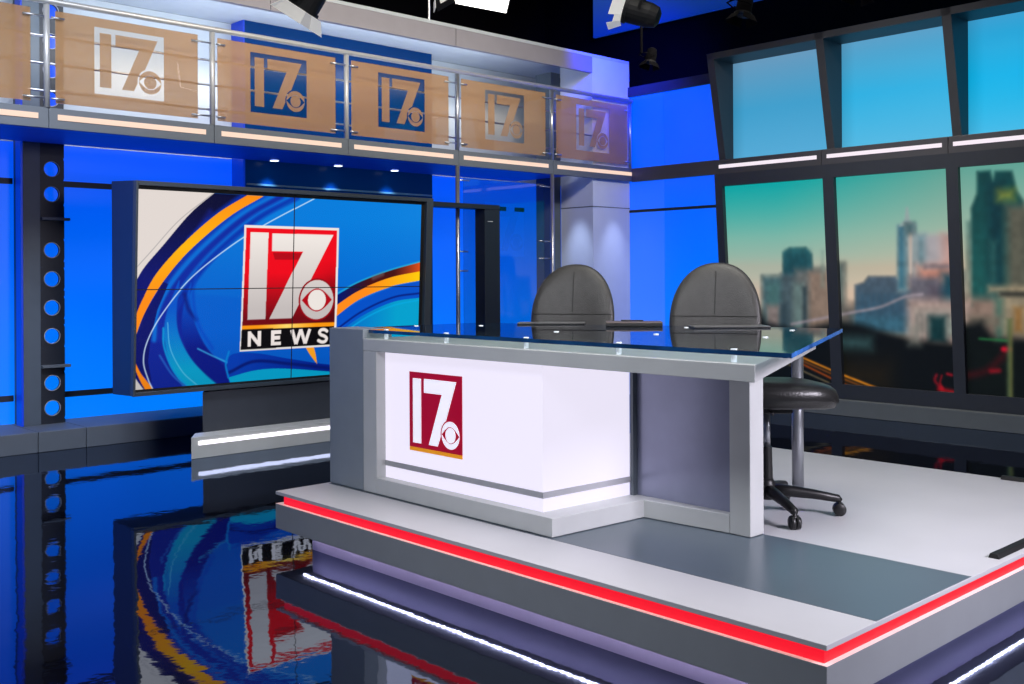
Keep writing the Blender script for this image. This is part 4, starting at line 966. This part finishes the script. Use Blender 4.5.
obj('housing', MB().add([v * 1.03 + cdir(0, .006, .012) for v in q] + bk_, [(0, 1, 2, 3), (7, 6, 5, 4), (0, 4, 5, 1), (1, 5, 6, 2), (2, 6, 7, 3), (3, 7, 4, 0)]), M['black'], sp, local=True)
obj('hanging_rod', MB().cyl(cdir(0, 0.06, 0.1), (cdir(0, 0.06, 0.1).x, cdir(0, .06, .1).y, 6.6 - sp.location.z), 0.015, 8), M['black'], sp, local=True)
o = obj('drop_rod', MB().cyl((7.75, 9.65, 4.64), (7.75, 9.65, 6.6), 0.016, 10), M['chrome'])
tag(o, 'thin grey rod rising from the balcony soffit to the ceiling', 'rod')

# ================================================================== LIGHT
def area(name, p, target, sx, sy, power, col=(255, 250, 244), spread=180, cam_vis=True):
    l = bpy.data.lights.new(name, 'AREA'); l.shape = 'RECTANGLE'; l.size = sx; l.size_y = sy; l.energy = power; l.color = lin(col)[:3]; l.spread = math.radians(spread)
    o = bpy.data.objects.new(name, l); COL.objects.link(o); o.location = p
    o.rotation_euler = (Vector(target) - Vector(p)).to_track_quat('-Z', 'Y').to_euler(); return o
def spot(name, p, target, power, col, ang=50, blend=0.8, r=0.05):
    l = bpy.data.lights.new(name, 'SPOT'); l.energy = power; l.color = lin(col)[:3]; l.spot_size = math.radians(ang); l.spot_blend = blend; l.shadow_soft_size = r
    o = bpy.data.objects.new(name, l); COL.objects.link(o); o.location = p
    o.rotation_euler = (Vector(target) - Vector(p)).to_track_quat('-Z', 'Y').to_euler(); return o
area('key_overhead', (4.6, 3.4, 5.9), (4.6, 3.4, 0.4), 2.6, 2.6, 72, (255, 252, 244), 110)
area('front_fill', (0.2, 2.6, 4.4), (4.0, 4.2, 0.9), 1.6, 1.2, 46, (245, 248, 255), 90)
area('right_fill', (4.6, -1.6, 3.2), (4.6, 3.2, 0.4), 1.6, 1.2, 82, (246, 240, 255), 80)
area('balcony_wash', (6.0, 5.0, 5.4), (7.2, 9.5, 3.7), 6.0, 0.6, 92, (255, 242, 228), 60)
area('cove_light', (6.0, 9.75, 4.36), (6.0, 11.0, 3.6), 6.6, 0.15, 60, (238, 246, 255), 180)
area('soffit_up', (6.2, 10.0, 3.25), (6.2, 10.3, 4.6), 6.6, 0.2, 40, (245, 250, 255), 160)
for x in (6.228, 7.10, 7.943): spot('downlight_beam', (x, 10.60, 2.97), (x, 10.84, 2.0), 110, (110, 190, 255), 62, 0.9)
spot('column_graze', (10.02, 9.70, 2.93), (10.45, 9.70, 1.0), 60, (214, 228, 255), 50, 1.0)
spot('column_graze', (10.82, 9.08, 2.93), (10.80, 9.5, 1.0), 50, (204, 216, 255), 50, 1.0)
area('blue_wash', (9.8, 8.5, 4.9), (11.1, 9.5, 4.4), 0.5, 0.5, 48, (0, 40, 255), 80)
area('window_fill', (8.6, 5.4, 5.6), (11.0, 5.6, 0.4), 2.0, 1.0, 64, (255, 244, 226), 90)  # added fill, brightens the window plinth and frames
area('left_fill', (2.2, 7.2, 5.0), (3.6, 10.4, 0.4), 1.4, 1.0, 60, (225, 230, 245), 80)  # added fill, brightens the left plinth, pillar and stand
w = bpy.data.worlds.new('world'); S.world = w; w.use_nodes = True
w.node_tree.nodes['Background'].inputs[0].default_value = (0.5, 0.55, 0.7, 1); w.node_tree.nodes['Background'].inputs[1].default_value = 0.05
